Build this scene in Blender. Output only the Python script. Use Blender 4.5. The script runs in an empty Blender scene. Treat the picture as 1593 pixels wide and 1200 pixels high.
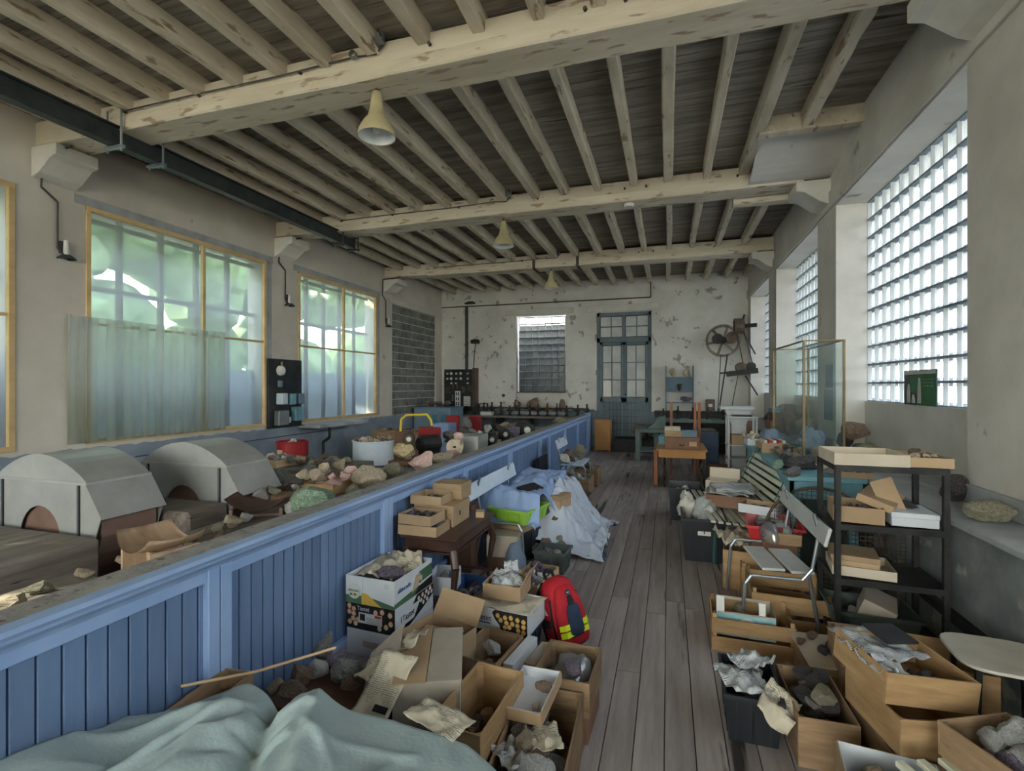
import bpy, bmesh, math, random
from mathutils import Vector, Matrix, noise, Euler
PI = math.pi
rnd = random.Random(7)
S = bpy.context.scene
COL = S.collection

# ---------------------------------------------------------------- camera, sky, sun, exposure
CAMH = 1.75
YAW = math.radians(17.3)
cam_d = bpy.data.cameras.new('camera'); cam = bpy.data.objects.new('camera', cam_d); COL.objects.link(cam)
cam.location = (0, 0, CAMH); cam.rotation_euler = (PI/2, 0, YAW)
cam_d.sensor_width = 36.0; cam_d.lens = 36*780/1593; cam_d.clip_start = .05; cam_d.clip_end = 200
S.camera = cam
S.view_settings.view_transform = 'Standard'; S.view_settings.look = 'None'
S.view_settings.gamma = 1.0; S.view_settings.use_curve_mapping = False
S.view_settings.exposure = 3.55
S.cycles.use_denoising = True
S.cycles.max_bounces = 9; S.cycles.diffuse_bounces = 6; S.cycles.transparent_max_bounces = 12
S.cycles.transmission_bounces = 6; S.cycles.glossy_bounces = 3
S.cycles.caustics_reflective = False; S.cycles.caustics_refractive = False
S.cycles.sample_clamp_indirect = 6
W = bpy.data.worlds.new('world'); S.world = W; W.use_nodes = True
wn = W.node_tree; wn.nodes.clear()
wo = wn.nodes.new('ShaderNodeOutputWorld'); bg = wn.nodes.new('ShaderNodeBackground')
tc = wn.nodes.new('ShaderNodeTexCoord'); sp = wn.nodes.new('ShaderNodeSeparateXYZ'); rp = wn.nodes.new('ShaderNodeValToRGB')
wn.links.new(tc.outputs['Generated'], sp.inputs[0]); wn.links.new(sp.outputs[2], rp.inputs[0])
rp.color_ramp.elements[0].position = 0.0; rp.color_ramp.elements[0].color = (1, .97, .90, 1)
rp.color_ramp.elements[1].position = .8; rp.color_ramp.elements[1].color = (.78, .87, 1, 1)
wn.links.new(rp.outputs[0], bg.inputs[0]); bg.inputs[1].default_value = 1.6
wn.links.new(bg.outputs[0], wo.inputs[0])
sun_d = bpy.data.lights.new('sun', 'SUN'); sun = bpy.data.objects.new('sun', sun_d); COL.objects.link(sun)
sun_d.energy = 5; sun_d.color = (1, .86, .66); sun_d.angle = .02
sun.location = (-20, 5, 15)
sun.rotation_euler = Vector((.80, .38, -.52)).to_track_quat('-Z', 'Y').to_euler()
def portal(x, y, z, w, h, rot):
    d = bpy.data.lights.new('window_daylight', 'AREA'); o = bpy.data.objects.new('window_daylight', d); COL.objects.link(o)
    d.shape = 'RECTANGLE'; d.size = w; d.size_y = h; d.cycles.is_portal = True
    o.location = (x, y, z); o.rotation_euler = rot
WY = [(-2.9, .0), (.7, 3.6), (4.3, 7.18), (7.98, 10.8), (11.55, 13.95)]  # first pair lies behind the camera, added for fill light
for y0, y1 in WY:
    portal(2.7, (y0+y1)/2, 2.85, y1-y0, 2.6, (0, PI/2, 0))
for y0, y1 in WY[:4]:
    portal(-7.4, (y0+y1)/2, 2.5, y1-y0, 2.9, (0, -PI/2, 0))

# ---------------------------------------------------------------- pixel maths of the photograph (1593 x 1200)
SN, CS = math.sin(YAW), math.cos(YAW)
def ray(px, py):
    a = (px-796.5)/780; b = (600-py)/780
    return Vector((-SN+a*CS, CS+a*SN, b))
def onz(px, py, z):
    d = ray(px, py); return Vector((0, 0, CAMH)) + d*((z-CAMH)/d.z)
def ony(px, py, Y):
    d = ray(px, py); return Vector((0, 0, CAMH)) + d*(Y/d.y)
def onx(px, py, X):
    d = ray(px, py); return Vector((0, 0, CAMH)) + d*(X/d.x)
def psize(px, p):          # size in metres of px pixels at point p
    return px/780*(-SN*p.x + CS*p.y)
def fit(z, *pts):          # four rim corners (front-left, front-right, back-right, back-left) -> rectangle
    q = [onz(x, y, z) for x, y in pts]
    c = sum(q, Vector())/4
    u = ((q[1]-q[0]) + (q[2]-q[3]))/2; v = ((q[3]-q[0]) + (q[2]-q[1]))/2
    a = math.atan2(u.y, u.x); b = math.atan2(v.y, v.x) - PI/2
    while b-a > PI: b -= 2*PI
    while b-a < -PI: b += 2*PI
    return c.x, c.y, u.length, v.length, (a+b)/2

# ---------------------------------------------------------------- materials
MAT = {}
def L(n, t): n = tuple(((c/255/12.92) if c <= 10 else ((c/255+.055)/1.055)**2.4) for c in n); return n
def mat(name, c1, c2=None, scale=4, rough=.75, metal=0, bump=0, stretch=(1, 1, 1), vary=.12, detail=5, lo=.35, hi=.65, world=False,
        spec=.3, c3=None, s3=20, t3=.62, dado=None, bscale=None):
    m = bpy.data.materials.new(name); m.use_nodes = True; nt = m.node_tree; N = nt.nodes; K = nt.links
    b = N['Principled BSDF']; b.inputs['Roughness'].default_value = rough; b.inputs['Metallic'].default_value = metal
    b.inputs['Specular IOR Level'].default_value = spec
    c2 = c2 or c1
    if world:
        g = N.new('ShaderNodeNewGeometry'); vec = g.outputs['Position']
    else:
        t = N.new('ShaderNodeTexCoord'); vec = t.outputs['Object']
        oi = N.new('ShaderNodeObjectInfo'); ad = N.new('ShaderNodeVectorMath'); ad.operation = 'ADD'
        cmb = N.new('ShaderNodeMath'); cmb.operation = 'MULTIPLY'; cmb.inputs[1].default_value = 37
        K.new(oi.outputs['Random'], cmb.inputs[0]); K.new(vec, ad.inputs[0]); K.new(cmb.outputs[0], ad.inputs[1]); vec = ad.outputs[0]
    mp = N.new('ShaderNodeMapping'); mp.inputs['Scale'].default_value = stretch; K.new(vec, mp.inputs['Vector'])
    no = N.new('ShaderNodeTexNoise'); no.inputs['Scale'].default_value = scale; no.inputs['Detail'].default_value = detail
    no.inputs['Roughness'].default_value = .62; K.new(mp.outputs[0], no.inputs['Vector'])
    r = N.new('ShaderNodeValToRGB'); r.color_ramp.elements[0].position = lo; r.color_ramp.elements[1].position = hi
    r.color_ramp.elements[0].color = (*c1, 1); r.color_ramp.elements[1].color = (*c2, 1); K.new(no.outputs[0], r.inputs[0])
    col = r.outputs[0]
    if c3:
        n3 = N.new('ShaderNodeTexNoise'); n3.inputs['Scale'].default_value = s3; n3.inputs['Detail'].default_value = 6; K.new(mp.outputs[0], n3.inputs['Vector'])
        r3 = N.new('ShaderNodeValToRGB'); r3.color_ramp.elements[0].position = t3; r3.color_ramp.elements[1].position = t3+.06
        r3.color_ramp.elements[0].color = (0, 0, 0, 1); r3.color_ramp.elements[1].color = (1, 1, 1, 1); K.new(n3.outputs[0], r3.inputs[0])
        mx = N.new('ShaderNodeMix'); mx.data_type = 'RGBA'; K.new(r3.outputs[0], mx.inputs[0]); K.new(col, mx.inputs[6]); mx.inputs[7].default_value = (*c3, 1)
        col = mx.outputs[2]
    if dado:      # painted dado on a wall: (height, colour, colour2)
        g2 = N.new('ShaderNodeNewGeometry'); s2 = N.new('ShaderNodeSeparateXYZ'); K.new(g2.outputs['Position'], s2.inputs[0])
        wv = N.new('ShaderNodeTexNoise'); wv.inputs['Scale'].default_value = 6; K.new(g2.outputs['Position'], wv.inputs['Vector'])
        ma = N.new('ShaderNodeMath'); ma.operation = 'MULTIPLY_ADD'; ma.inputs[1].default_value = .08; K.new(wv.outputs[0], ma.inputs[0]); K.new(s2.outputs[2], ma.inputs[2])
        lt = N.new('ShaderNodeMath'); lt.operation = 'LESS_THAN'; lt.inputs[1].default_value = dado[0]+.04; K.new(ma.outputs[0], lt.inputs[0])
        r4 = N.new('ShaderNodeValToRGB'); r4.color_ramp.elements[0].position = .42; r4.color_ramp.elements[1].position = .62
        r4.color_ramp.elements[0].color = (*dado[1], 1); r4.color_ramp.elements[1].color = (*dado[2], 1)
        n4 = N.new('ShaderNodeTexNoise'); n4.inputs['Scale'].default_value = 2.2; n4.inputs['Detail'].default_value = 7; K.new(g2.outputs['Position'], n4.inputs['Vector']); K.new(n4.outputs[0], r4.inputs[0])
        mx = N.new('ShaderNodeMix'); mx.data_type = 'RGBA'; K.new(lt.outputs[0], mx.inputs[0]); K.new(col, mx.inputs[6]); K.new(r4.outputs[0], mx.inputs[7]); col = mx.outputs[2]
    if vary and not world:
        hs = N.new('ShaderNodeHueSaturation'); mr = N.new('ShaderNodeMapRange'); mr.inputs[3].default_value = 1-vary; mr.inputs[4].default_value = 1+vary
        K.new(oi.outputs['Random'], mr.inputs[0]); K.new(mr.outputs[0], hs.inputs['Value']); K.new(col, hs.inputs['Color']); col = hs.outputs[0]
    K.new(col, b.inputs['Base Color'])
    if bump:
        nb = N.new('ShaderNodeTexNoise'); nb.inputs['Scale'].default_value = bscale or scale*5; nb.inputs['Detail'].default_value = 6; K.new(mp.outputs[0], nb.inputs['Vector'])
        bu = N.new('ShaderNodeBump'); bu.inputs['Strength'].default_value = bump; bu.inputs['Distance'].default_value = .01
        K.new(nb.outputs[0], bu.inputs['Height']); K.new(bu.outputs[0], b.inputs['Normal'])
    MAT[name] = m; return m
M = MAT
mat('plaster', (.50, .465, .42), (.67, .63, .58), .9, .9, bump=.25, world=True, detail=8, lo=.3, hi=.6, c3=(.30, .27, .23), s3=2.6, t3=.69, bscale=14)
mat('plaster_left', (.51, .465, .40), (.65, .60, .53), .8, .9, bump=.25, world=True, detail=8, c3=(.33, .29, .24), s3=2.2, t3=.70, bscale=14, dado=(.98, (.20, .24, .29), (.27, .31, .36)))
mat('plaster_back', (.52, .495, .45), (.68, .66, .61), .7, .9, bump=.3, world=True, detail=8, lo=.35, hi=.6, c3=(.30, .28, .25), s3=4.2, t3=.62, bscale=12, dado=(1.02, (.13, .17, .20), (.24, .28, .30)))
mat('plaster_low', (.09, .105, .115), (.25, .26, .26), 1.6, .85, bump=.3, world=True, detail=8, lo=.35, hi=.62, c3=(.42, .39, .33), s3=3.4, t3=.60, bscale=14)
mat('ledge_stone', (.27, .285, .29), (.42, .43, .43), 2.5, .7, bump=.2, world=True)
mat('ceiling_board', (.17, .145, .115), (.37, .33, .275), 3, .9, bump=.35, world=True, stretch=(.35, 3, 3), detail=8, c3=(.10, .075, .05), s3=3, t3=.66)
mat('joist_paint', (.50, .42, .31), (.66, .58, .46), 3, .85, bump=.35, stretch=(2, .5, 2), vary=.1, detail=7, c3=(.30, .215, .135), s3=7, t3=.61)
mat('beam_paint', (.52, .445, .33), (.68, .60, .48), 1.6, .85, bump=.5, stretch=(.5, 2, 2), vary=.05, detail=8, c3=(.34, .25, .17), s3=7, t3=.585)
mat('corbel_paint', (.58, .55, .49), (.68, .65, .59), 3, .85, bump=.2)
mat('iron_green', (.022, .028, .028), (.045, .052, .05), 6, .5, bump=.1, vary=.05)
mat('black_iron', (.012, .013, .014), (.035, .033, .03), 9, .55, bump=.2)
mat('rust_iron', (.05, .035, .026), (.12, .085, .06), 9, .7, bump=.3)
mat('pulley_wood', (.10, .08, .06), (.22, .18, .14), 6, .7, bump=.2)
mat('pipe_brown', (.08, .05, .035), (.14, .09, .06), 9, .6)
mat('floorboard', (.25, .21, .195), (.43, .375, .355), 2.2, .62, bump=.3, world=False, stretch=(7, .6, 3), vary=.16, detail=8, lo=.3, hi=.7, c3=(.055, .045, .04), s3=1.1, t3=.64, bscale=8)
mat('concrete_floor', (.10, .09, .08), (.18, .165, .15), 2, .85, world=True, bump=.2)
mat('ground', (.30, .29, .24), (.42, .40, .34), 1, .9, world=True)
mat('blue_board', (.12, .19, .325), (.155, .23, .38), 3, .55, bump=.08, stretch=(4, 4, .6), vary=.12)
mat('blue_rail', (.26, .38, .62), (.33, .45, .68), 3, .5, bump=.15, vary=.04, c3=(.22, .22, .22), s3=9, t3=.70)
mat('dusty_top', (.22, .21, .205), (.33, .31, .28), 9, .9, bump=.6, c3=(.13, .10, .08), s3=22, t3=.6)
mat('pine', (.52, .36, .17), (.66, .48, .25), 4, .6, bump=.1, stretch=(1, .5, 1))
mat('glass_joint', (.26, .31, .37), (.34, .39, .45), 6, .8)
mat('glass_edge', (.62, .64, .64), (.7, .72, .72), 6, .5)
mat('mullion', (.10, .06, .045), (.16, .10, .07), 6, .7)
mat('outer_panel', (.36, .41, .46), (.43, .48, .52), .8, .8, world=True)
mat('foliage', (.07, .13, .06), (.26, .36, .19), 1.5, .8, world=True, detail=8)
mat('cmu', (.13, .135, .12), (.24, .24, .215), 5, .95, bump=.6, vary=.22, bscale=40)
mat('dark_render', (.035, .036, .033), (.06, .06, .055), 3, .95, bump=.3)
mat('mortar', (.50, .49, .46), (.60, .58, .55), 8, .95, bump=.4)
mat('grey_door', (.115, .15, .17), (.155, .19, .205), 4, .6, bump=.1)
mat('papered_pane', (.40, .41, .40), (.56, .56, .53), 2, .45, vary=.1)
mat('white_pane', (.75, .72, .64), (.8, .78, .7), 2, .5)
mat('galvanised', (.36, .36, .345), (.46, .46, .44), 3, .38, metal=.35, bump=.08, vary=.05)
mat('copper_brown', (.15, .085, .065), (.21, .13, .10), 3, .6, bump=.15)
mat('grey_timber', (.13, .105, .085), (.24, .205, .175), 3, .85, bump=.6, stretch=(5, .5, 5), detail=8, c3=(.04, .03, .025), s3=7, t3=.66)
mat('worn_wood', (.40, .27, .17), (.58, .44, .30), 3, .6, bump=.25, stretch=(1, 3, 1), detail=7)
mat('crate_wood', (.20, .125, .07), (.34, .225, .13), 3, .75, bump=.35, stretch=(1, 1, 6), vary=.22, detail=7, c3=(.10, .06, .035), s3=7, t3=.70)
mat('crate_pale', (.46, .31, .17), (.60, .43, .26), 3, .75, bump=.25, stretch=(1, 1, 6), vary=.12, detail=7)
mat('crate_orange', (.31, .185, .085), (.45, .29, .145), 3, .7, bump=.2, stretch=(1, 1, 6), vary=.12, detail=7)
mat('cardboard', (.36, .245, .14), (.44, .31, .19), 3, .85, bump=.1, vary=.12)
mat('cardboard_pale', (.50, .42, .32), (.60, .52, .41), 3, .85, bump=.08, vary=.08)
mat('cardboard_grey', (.36, .31, .25), (.46, .40, .33), 3, .85, bump=.08, vary=.08)
mat('carton_white', (.55, .57, .60), (.62, .64, .67), 3, .7, vary=.04)
mat('carton_green', (.05, .115, .06), (.07, .14, .08), 3, .6)
mat('carton_yellow', (.55, .34, .05), (.62, .40, .07), 3, .6)
mat('print_black', (.010, .009, .009), (.02, .018, .017), 3, .5)
mat('apple_cream', (.50, .36, .22), (.60, .45, .30), 3, .6)
mat('apple_yellow', (.55, .36, .10), (.62, .44, .15), 3, .6)
mat('print_red', (.42, .02, .02), (.5, .03, .03), 3, .5)
mat('print_blue', (.02, .09, .26), (.03, .12, .3), 3, .5)
mat('aqua_print', (.16, .36, .42), (.30, .48, .50), 8, .6)
mat('dark_furniture', (.045, .02, .014), (.09, .042, .028), 4, .38, bump=.1, stretch=(1, .4, 1), spec=.5)
mat('orange_wood', (.42, .19, .05), (.52, .26, .08), 3, .45, bump=.08, stretch=(1, 1, .5))
mat('red_wood', (.26, .09, .04), (.34, .13, .06), 3, .5)
mat('box_brown', (.17, .085, .05), (.24, .13, .08), 3, .6, bump=.1)
mat('backpack_red', (.40, .012, .02), (.50, .018, .03), 20, .7, bump=.25, bscale=120)
mat('fabric_black', (.012, .012, .014), (.022, .022, .026), 20, .85, bump=.2)
mat('fabric_navy', (.02, .035, .065), (.03, .05, .09), 20, .85)
mat('neon_yellow', (.62, .80, .02), (.68, .85, .03), 20, .5)
mat('sheet_green', (.30, .38, .375), (.38, .455, .445), 1.5, .9, bump=.25, bscale=60)
mat('sheet_blue', (.26, .37, .60), (.33, .44, .68), 2, .9, bump=.2, bscale=60)
mat('sheet_white', (.46, .51, .62), (.58, .62, .70), 3, .9, bump=.2, c3=(.34, .30, .28), s3=5, t3=.66, bscale=40)
mat('cloth_cream', (.56, .52, .45), (.68, .64, .57), 3, .9, bump=.2)
mat('bag_grey', (.20, .26, .35), (.28, .34, .42), 3, .7, bump=.2)
mat('plank_blue_white', (.50, .58, .68), (.60, .67, .75), 3, .5, bump=.05)
mat('plank_grey_white', (.50, .51, .50), (.60, .61, .60), 3, .5, bump=.05)
mat('tube_metal', (.25, .28, .30), (.32, .35, .37), 3, .35, metal=.7)
mat('plastic_black', (.012, .014, .018), (.02, .023, .028), 5, .42, spec=.5)
mat('plastic_navy', (.015, .03, .06), (.02, .04, .08), 5, .42, spec=.5)
mat('plastic_blue', (.02, .06, .17), (.03, .08, .22), 5, .42, spec=.5)
mat('plastic_lime', (.26, .50, .05), (.32, .56, .07), 5, .42, spec=.5)
mat('plastic_red', (.46, .02, .025), (.52, .03, .03), 5, .42, spec=.5)
mat('white_paint', (.46, .48, .47), (.56, .57, .56), 3, .55, bump=.1)
mat('cream_slat', (.60, .58, .44), (.70, .68, .54), 5, .6, bump=.15, stretch=(1, 1, 1))
mat('bench_green', (.02, .07, .065), (.035, .10, .09), 5, .5)
mat('teal_paint', (.13, .29, .34), (.17, .34, .39), 4, .55, bump=.1, c3=(.10, .17, .18), s3=6, t3=.66)
mat('bench_greygreen', (.10, .14, .125), (.15, .19, .17), 4, .6, bump=.15)
mat('cabinet_blue', (.14, .21, .26), (.18, .26, .32), 4, .6)
mat('folder_blue', (.045, .08, .14), (.07, .11, .18), 3, .5)
mat('drum_red', (.25, .012, .015), (.33, .025, .025), 4, .5, bump=.1)
mat('enamel_grey', (.44, .49, .54), (.50, .55, .60), 4, .45)
mat('brass', (.20, .15, .08), (.28, .21, .12), 5, .42, metal=.8)
mat('slate', (.012, .014, .016), (.03, .034, .036), 5, .45, bump=.05)
mat('porcelain', (.62, .61, .56), (.7, .69, .64), 5, .3)
mat('lamp_enamel', (.42, .36, .20), (.50, .43, .26), 5, .4)
mat('lamp_inside', (.72, .74, .74), (.8, .8, .8), 5, .3)
mat('yellow_paint', (.75, .55, .04), (.8, .6, .06), 5, .45)
mat('cable', (.05, .045, .05), (.08, .07, .07), 5, .6)
mat('poster_dark', (.05, .045, .06), (.07, .06, .08), 5, .5)
mat('poster_green', (.03, .13, .05), (.05, .17, .07), 5, .5)
mat('poster_blue', (.05, .14, .20), (.10, .24, .32), 9, .5)
mat('figure_pale', (.5, .5, .46), (.6, .6, .55), 9, .6)
ROCKS = dict(
    grey=((.13, .125, .12), (.28, .27, .255), (.42, .40, .37)), dark=((.035, .033, .035), (.09, .082, .08), (.16, .15, .14)),
    brown=((.13, .085, .06), (.25, .175, .13), (.36, .28, .22)), beige=((.36, .29, .20), (.55, .46, .34), (.22, .17, .12)),
    pink=((.55, .33, .29), (.72, .50, .44), (.78, .62, .56)), green=((.12, .20, .13), (.28, .38, .27), (.48, .54, .44)),
    white=((.45, .44, .42), (.62, .61, .59), (.30, .27, .24)), violet=((.09, .07, .10), (.22, .18, .23), (.40, .36, .42)),
    yellow=((.50, .38, .20), (.66, .54, .34), (.36, .26, .14)), olive=((.20, .18, .12), (.36, .33, .24), (.12, .11, .08)))
for k, (a, b_, c_) in ROCKS.items():
    mat('rock_'+k, a, b_, 6, .85, bump=.9, vary=.2, detail=8, c3=c_, s3=11, t3=.58, bscale=28)

def special():
    # printed newspaper: rows of fine print
    for nm, base, ink in (('newsprint', (.56, .50, .38), (.22, .2, .17)), ('newsprint_grey', (.52, .53, .53), (.16, .17, .19))):
        m = bpy.data.materials.new(nm); m.use_nodes = True; nt = m.node_tree; N = nt.nodes; K = nt.links; b = N['Principled BSDF']
        b.inputs['Roughness'].default_value = .9; b.inputs['Specular IOR Level'].default_value = .1
        uv = N.new('ShaderNodeTexCoord')
        br = N.new('ShaderNodeTexBrick'); br.inputs['Color1'].default_value = (*ink, 1); br.inputs['Color2'].default_value = (*[i*.6+base[k]*.4 for k, i in enumerate(ink)], 1)
        br.inputs['Mortar'].default_value = (*base, 1); br.inputs['Scale'].default_value = 1; br.inputs['Brick Width'].default_value = .045; br.inputs['Row Height'].default_value = .0085
        br.inputs['Mortar Size'].default_value = .0028; br.inputs['Mortar Smooth'].default_value = .3
        K.new(uv.outputs['UV'], br.inputs['Vector'])
        n = N.new('ShaderNodeTexNoise'); n.inputs['Scale'].default_value = 7; K.new(uv.outputs['UV'], n.inputs['Vector'])
        r = N.new('ShaderNodeValToRGB'); r.color_ramp.elements[0].position = .47; r.color_ramp.elements[1].position = .5; K.new(n.outputs[0], r.inputs[0])
        mx = N.new('ShaderNodeMix'); mx.data_type = 'RGBA'; K.new(r.outputs[0], mx.inputs[0]); mx.inputs[6].default_value = (*base, 1); K.new(br.outputs[0], mx.inputs[7])
        K.new(mx.outputs[2], b.inputs['Base Color']); MAT[nm] = m
    def pane(nm, tint, sheet, mixt, gl=.06, rough=.12, refr=None):
        m = bpy.data.materials.new(nm); m.use_nodes = True; nt = m.node_tree; N = nt.nodes; K = nt.links; N.clear()
        o = N.new('ShaderNodeOutputMaterial'); t = N.new('ShaderNodeBsdfTransparent'); t.inputs[0].default_value = (*tint, 1)
        tr = N.new('ShaderNodeBsdfTranslucent'); tr.inputs[0].default_value = (*sheet, 1); g = N.new('ShaderNodeBsdfGlossy'); g.inputs['Roughness'].default_value = rough
        df = N.new('ShaderNodeBsdfDiffuse'); df.inputs[0].default_value = (*sheet, 1)
        m0 = N.new('ShaderNodeMixShader'); m0.inputs[0].default_value = .3; K.new(tr.outputs[0], m0.inputs[1]); K.new(df.outputs[0], m0.inputs[2])
        m1 = N.new('ShaderNodeMixShader'); m1.inputs[0].default_value = mixt; K.new(t.outputs[0], m1.inputs[1]); K.new(m0.outputs[0], m1.inputs[2])
        m2 = N.new('ShaderNodeMixShader'); m2.inputs[0].default_value = gl; K.new(m1.outputs[0], m2.inputs[1]); K.new(g.outputs[0], m2.inputs[2]); K.new(m2.outputs[0], o.inputs[0])
        MAT[nm] = m
        return m
    pane('glass_clear', (.93, .96, .95), (.8, .85, .85), .03, .05, .02)
    m = pane('glass_rim', (.055, .065, .075), (.10, .115, .12), .3, .03)
    pane('glass_block', (.36, .40, .43), (.22, .24, .25), .28, .03)
    # ribbed glass: fine horizontal flutes
    nt = m.node_tree; N = nt.nodes; K = nt.links; g = N.new('ShaderNodeNewGeometry'); w = N.new('ShaderNodeTexWave'); w.bands_direction = 'Z'; w.inputs['Scale'].default_value = 14
    K.new(g.outputs['Position'], w.inputs['Vector']); r = N.new('ShaderNodeValToRGB'); r.color_ramp.elements[0].color = (.075, .10, .13, 1); r.color_ramp.elements[1].color = (.19, .205, .21, 1)
    K.new(w.outputs[0], r.inputs[0]); K.new(r.outputs[0], [n for n in N if n.type == 'BSDF_TRANSPARENT'][0].inputs[0])
    pane('glass_block_dim', (.42, .42, .38), (.22, .22, .2), .35)
    pane('film', (.64, .69, .70), (.46, .50, .55), .34, .04, .3)
    pane('frosted', (.02, .02, .02), (.58, .62, .68), .97, .02, .3)
    m = pane('film_loose', (.80, .84, .80), (.66, .68, .60), .30, .05, .2)
    # corrugated plastic: moire light bands of its ribs painted as wavy opacity
    nt = m.node_tree; N = nt.nodes; K = nt.links; g = N.new('ShaderNodeNewGeometry'); w = N.new('ShaderNodeTexWave'); w.bands_direction = 'Y'; w.inputs['Scale'].default_value = 1.1
    w.inputs['Distortion'].default_value = 3.2; w.inputs['Detail'].default_value = 1; w.inputs['Detail Scale'].default_value = .55; mp = N.new('ShaderNodeMapping'); mp.inputs['Scale'].default_value = (1, 1.4, .55)
    K.new(g.outputs['Position'], mp.inputs[0]); K.new(mp.outputs[0], w.inputs['Vector']); mr = N.new('ShaderNodeMapRange'); mr.inputs[3].default_value = .20; mr.inputs[4].default_value = .46; K.new(w.outputs[0], mr.inputs[0])
    K.new(mr.outputs[0], [n for n in N if n.type == 'MIX_SHADER' and not any(l.from_node.type == 'BSDF_GLOSSY' for l in n.inputs[2].links) and any(l.from_node.type == 'BSDF_TRANSPARENT' for l in n.inputs[1].links)][0].inputs[0])
    pane('poly_bag', (.86, .88, .90), (.8, .82, .85), .35, .15, .18)
    pane('tub_clear', (.62, .68, .66), (.5, .56, .54), .35, .12, .1)
    m = bpy.data.materials.new('wire_mesh'); m.use_nodes = True
    m.node_tree.nodes['Principled BSDF'].inputs['Base Color'].default_value = (.05, .05, .045, 1); MAT['wire_mesh'] = m
special()

# ---------------------------------------------------------------- mesh builder
class B:
    def __init__(s): s.v = []; s.f = []; s.sm = False
    def add(s, vs, fs):
        k = len(s.v); s.v += [tuple(v) for v in vs]; s.f += [tuple(i+k for i in f) for f in fs]; return s
    def box(s, x0, x1, y0, y1, z0, z1):
        return s.add([(x0, y0, z0), (x1, y0, z0), (x1, y1, z0), (x0, y1, z0), (x0, y0, z1), (x1, y0, z1), (x1, y1, z1), (x0, y1, z1)],
                     [(3, 2, 1, 0), (4, 5, 6, 7), (0, 1, 5, 4), (1, 2, 6, 5), (2, 3, 7, 6), (3, 0, 4, 7)])
    def ob(s, c, size, rz=0, rx=0, ry=0):
        R = Euler((rx, ry, rz)).to_matrix(); h = [q/2 for q in size]; c = Vector(c)
        vs = [c + R @ Vector((a*h[0], b*h[1], d*h[2])) for d in (-1, 1) for a, b in ((-1, -1), (1, -1), (1, 1), (-1, 1))]
        return s.add(vs, [(3, 2, 1, 0), (4, 5, 6, 7), (0, 1, 5, 4), (1, 2, 6, 5), (2, 3, 7, 6), (3, 0, 4, 7)])
    def bar(s, p, q, w, h=None, up=(0, 0, 1)):
        p = Vector(p); q = Vector(q); d = (q-p).normalized(); h = h or w
        up = Vector(up)
        if abs(d.dot(up)) > .98: up = Vector((0, 1, 0))
        a = d.cross(up).normalized(); b = a.cross(d)
        vs = [o + a*i*w/2 + b*j*h/2 for o in (p, q) for i, j in ((-1, -1), (1, -1), (1, 1), (-1, 1))]
        return s.add(vs, [(3, 2, 1, 0), (4, 5, 6, 7), (0, 1, 5, 4), (1, 2, 6, 5), (2, 3, 7, 6), (3, 0, 4, 7)])
    def cyl(s, p, q, r, r2=None, n=12, cap=True):
        p = Vector(p); q = Vector(q); d = (q-p).normalized(); r2 = r if r2 is None else r2
        up = Vector((0, 0, 1)) if abs(d.z) < .95 else Vector((1, 0, 0))
        a = d.cross(up).normalized(); b = a.cross(d); vs = []
        for o, rr in ((p, r), (q, r2)):
            for i in range(n):
                t = 2*PI*i/n; vs.append(o + (a*math.cos(t)+b*math.sin(t))*rr)
        fs = [(i, (i+1) % n, n+(i+1) % n, n+i) for i in range(n)]
        if cap: fs += [tuple(range(n-1, -1, -1)), tuple(range(n, 2*n))]
        return s.add(vs, fs)
    def tube(s, pts, r, n=8):
        for a, b in zip(pts, pts[1:]): s.cyl(a, b, r, n=n)
        return s
    def lathe(s, prof, c=(0, 0, 0), n=20, axis='z'):
        vs = []; c = Vector(c)
        for r, z in prof:
            for i in range(n):
                t = 2*PI*i/n; x, y = r*math.cos(t), r*math.sin(t)
                vs.append(c + Vector({'z': (x, y, z), 'y': (x, z, y), 'x': (z, x, y)}[axis]))
        fs = [(k*n+i, k*n+(i+1) % n, (k+1)*n+(i+1) % n, (k+1)*n+i) for k in range(len(prof)-1) for i in range(n)]
        return s.add(vs, fs)
    def prism(s, poly, axis, a0, a1):     # polygon in the other two axes, extruded along axis
        def pt(u, v, w): return {'x': (w, u, v), 'y': (u, w, v), 'z': (u, v, w)}[axis]
        n = len(poly); vs = [pt(u, v, a0) for u, v in poly] + [pt(u, v, a1) for u, v in poly]
        return s.add(vs, [tuple(range(n-1, -1, -1)), tuple(range(n, 2*n))] + [(i, (i+1) % n, n+(i+1) % n, n+i) for i in range(n)])
    def mesh(s, name, m, bevel=0, smooth=False):
        me = bpy.data.meshes.new(name); me.from_pydata(s.v, [], s.f)
        bm = bmesh.new(); bm.from_mesh(me); bmesh.ops.recalc_face_normals(bm, faces=bm.faces)
        if bevel:
            bmesh.ops.bevel(bm, geom=bm.edges[:], offset=bevel, segments=1, affect='EDGES', clamp_overlap=True)
        bm.to_mesh(me); bm.free()
        if smooth:
            for p in me.polygons: p.use_smooth = True
        me.materials.append(M[m] if isinstance(m, str) else m)
        return me
    def build(s, name, m, parent=None, bevel=0, smooth=False, **kw):
        return link(name, s.mesh(name, m, bevel, smooth), parent, **kw)
def link(name, me, parent=None, loc=None, rot=None, label=None, cat=None, group=None, kind=None):
    o = bpy.data.objects.new(name, me); COL.objects.link(o)
    if parent: o.parent = parent
    if loc is not None: o.location = loc
    if rot is not None: o.rotation_euler = rot
    return tag(o, label, cat, group, kind)
def tag(o, label=None, cat=None, group=None, kind=None):
    if label: o['label'] = label
    if cat: o['category'] = cat
    if group: o['group'] = group
    if kind: o['kind'] = kind
    return o
def thing(name, label, cat, loc=(0, 0, 0), rz=0, group=None, rot=None):
    return link(name, None, None, loc, rot or (0, 0, rz), label, cat, group)
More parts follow.
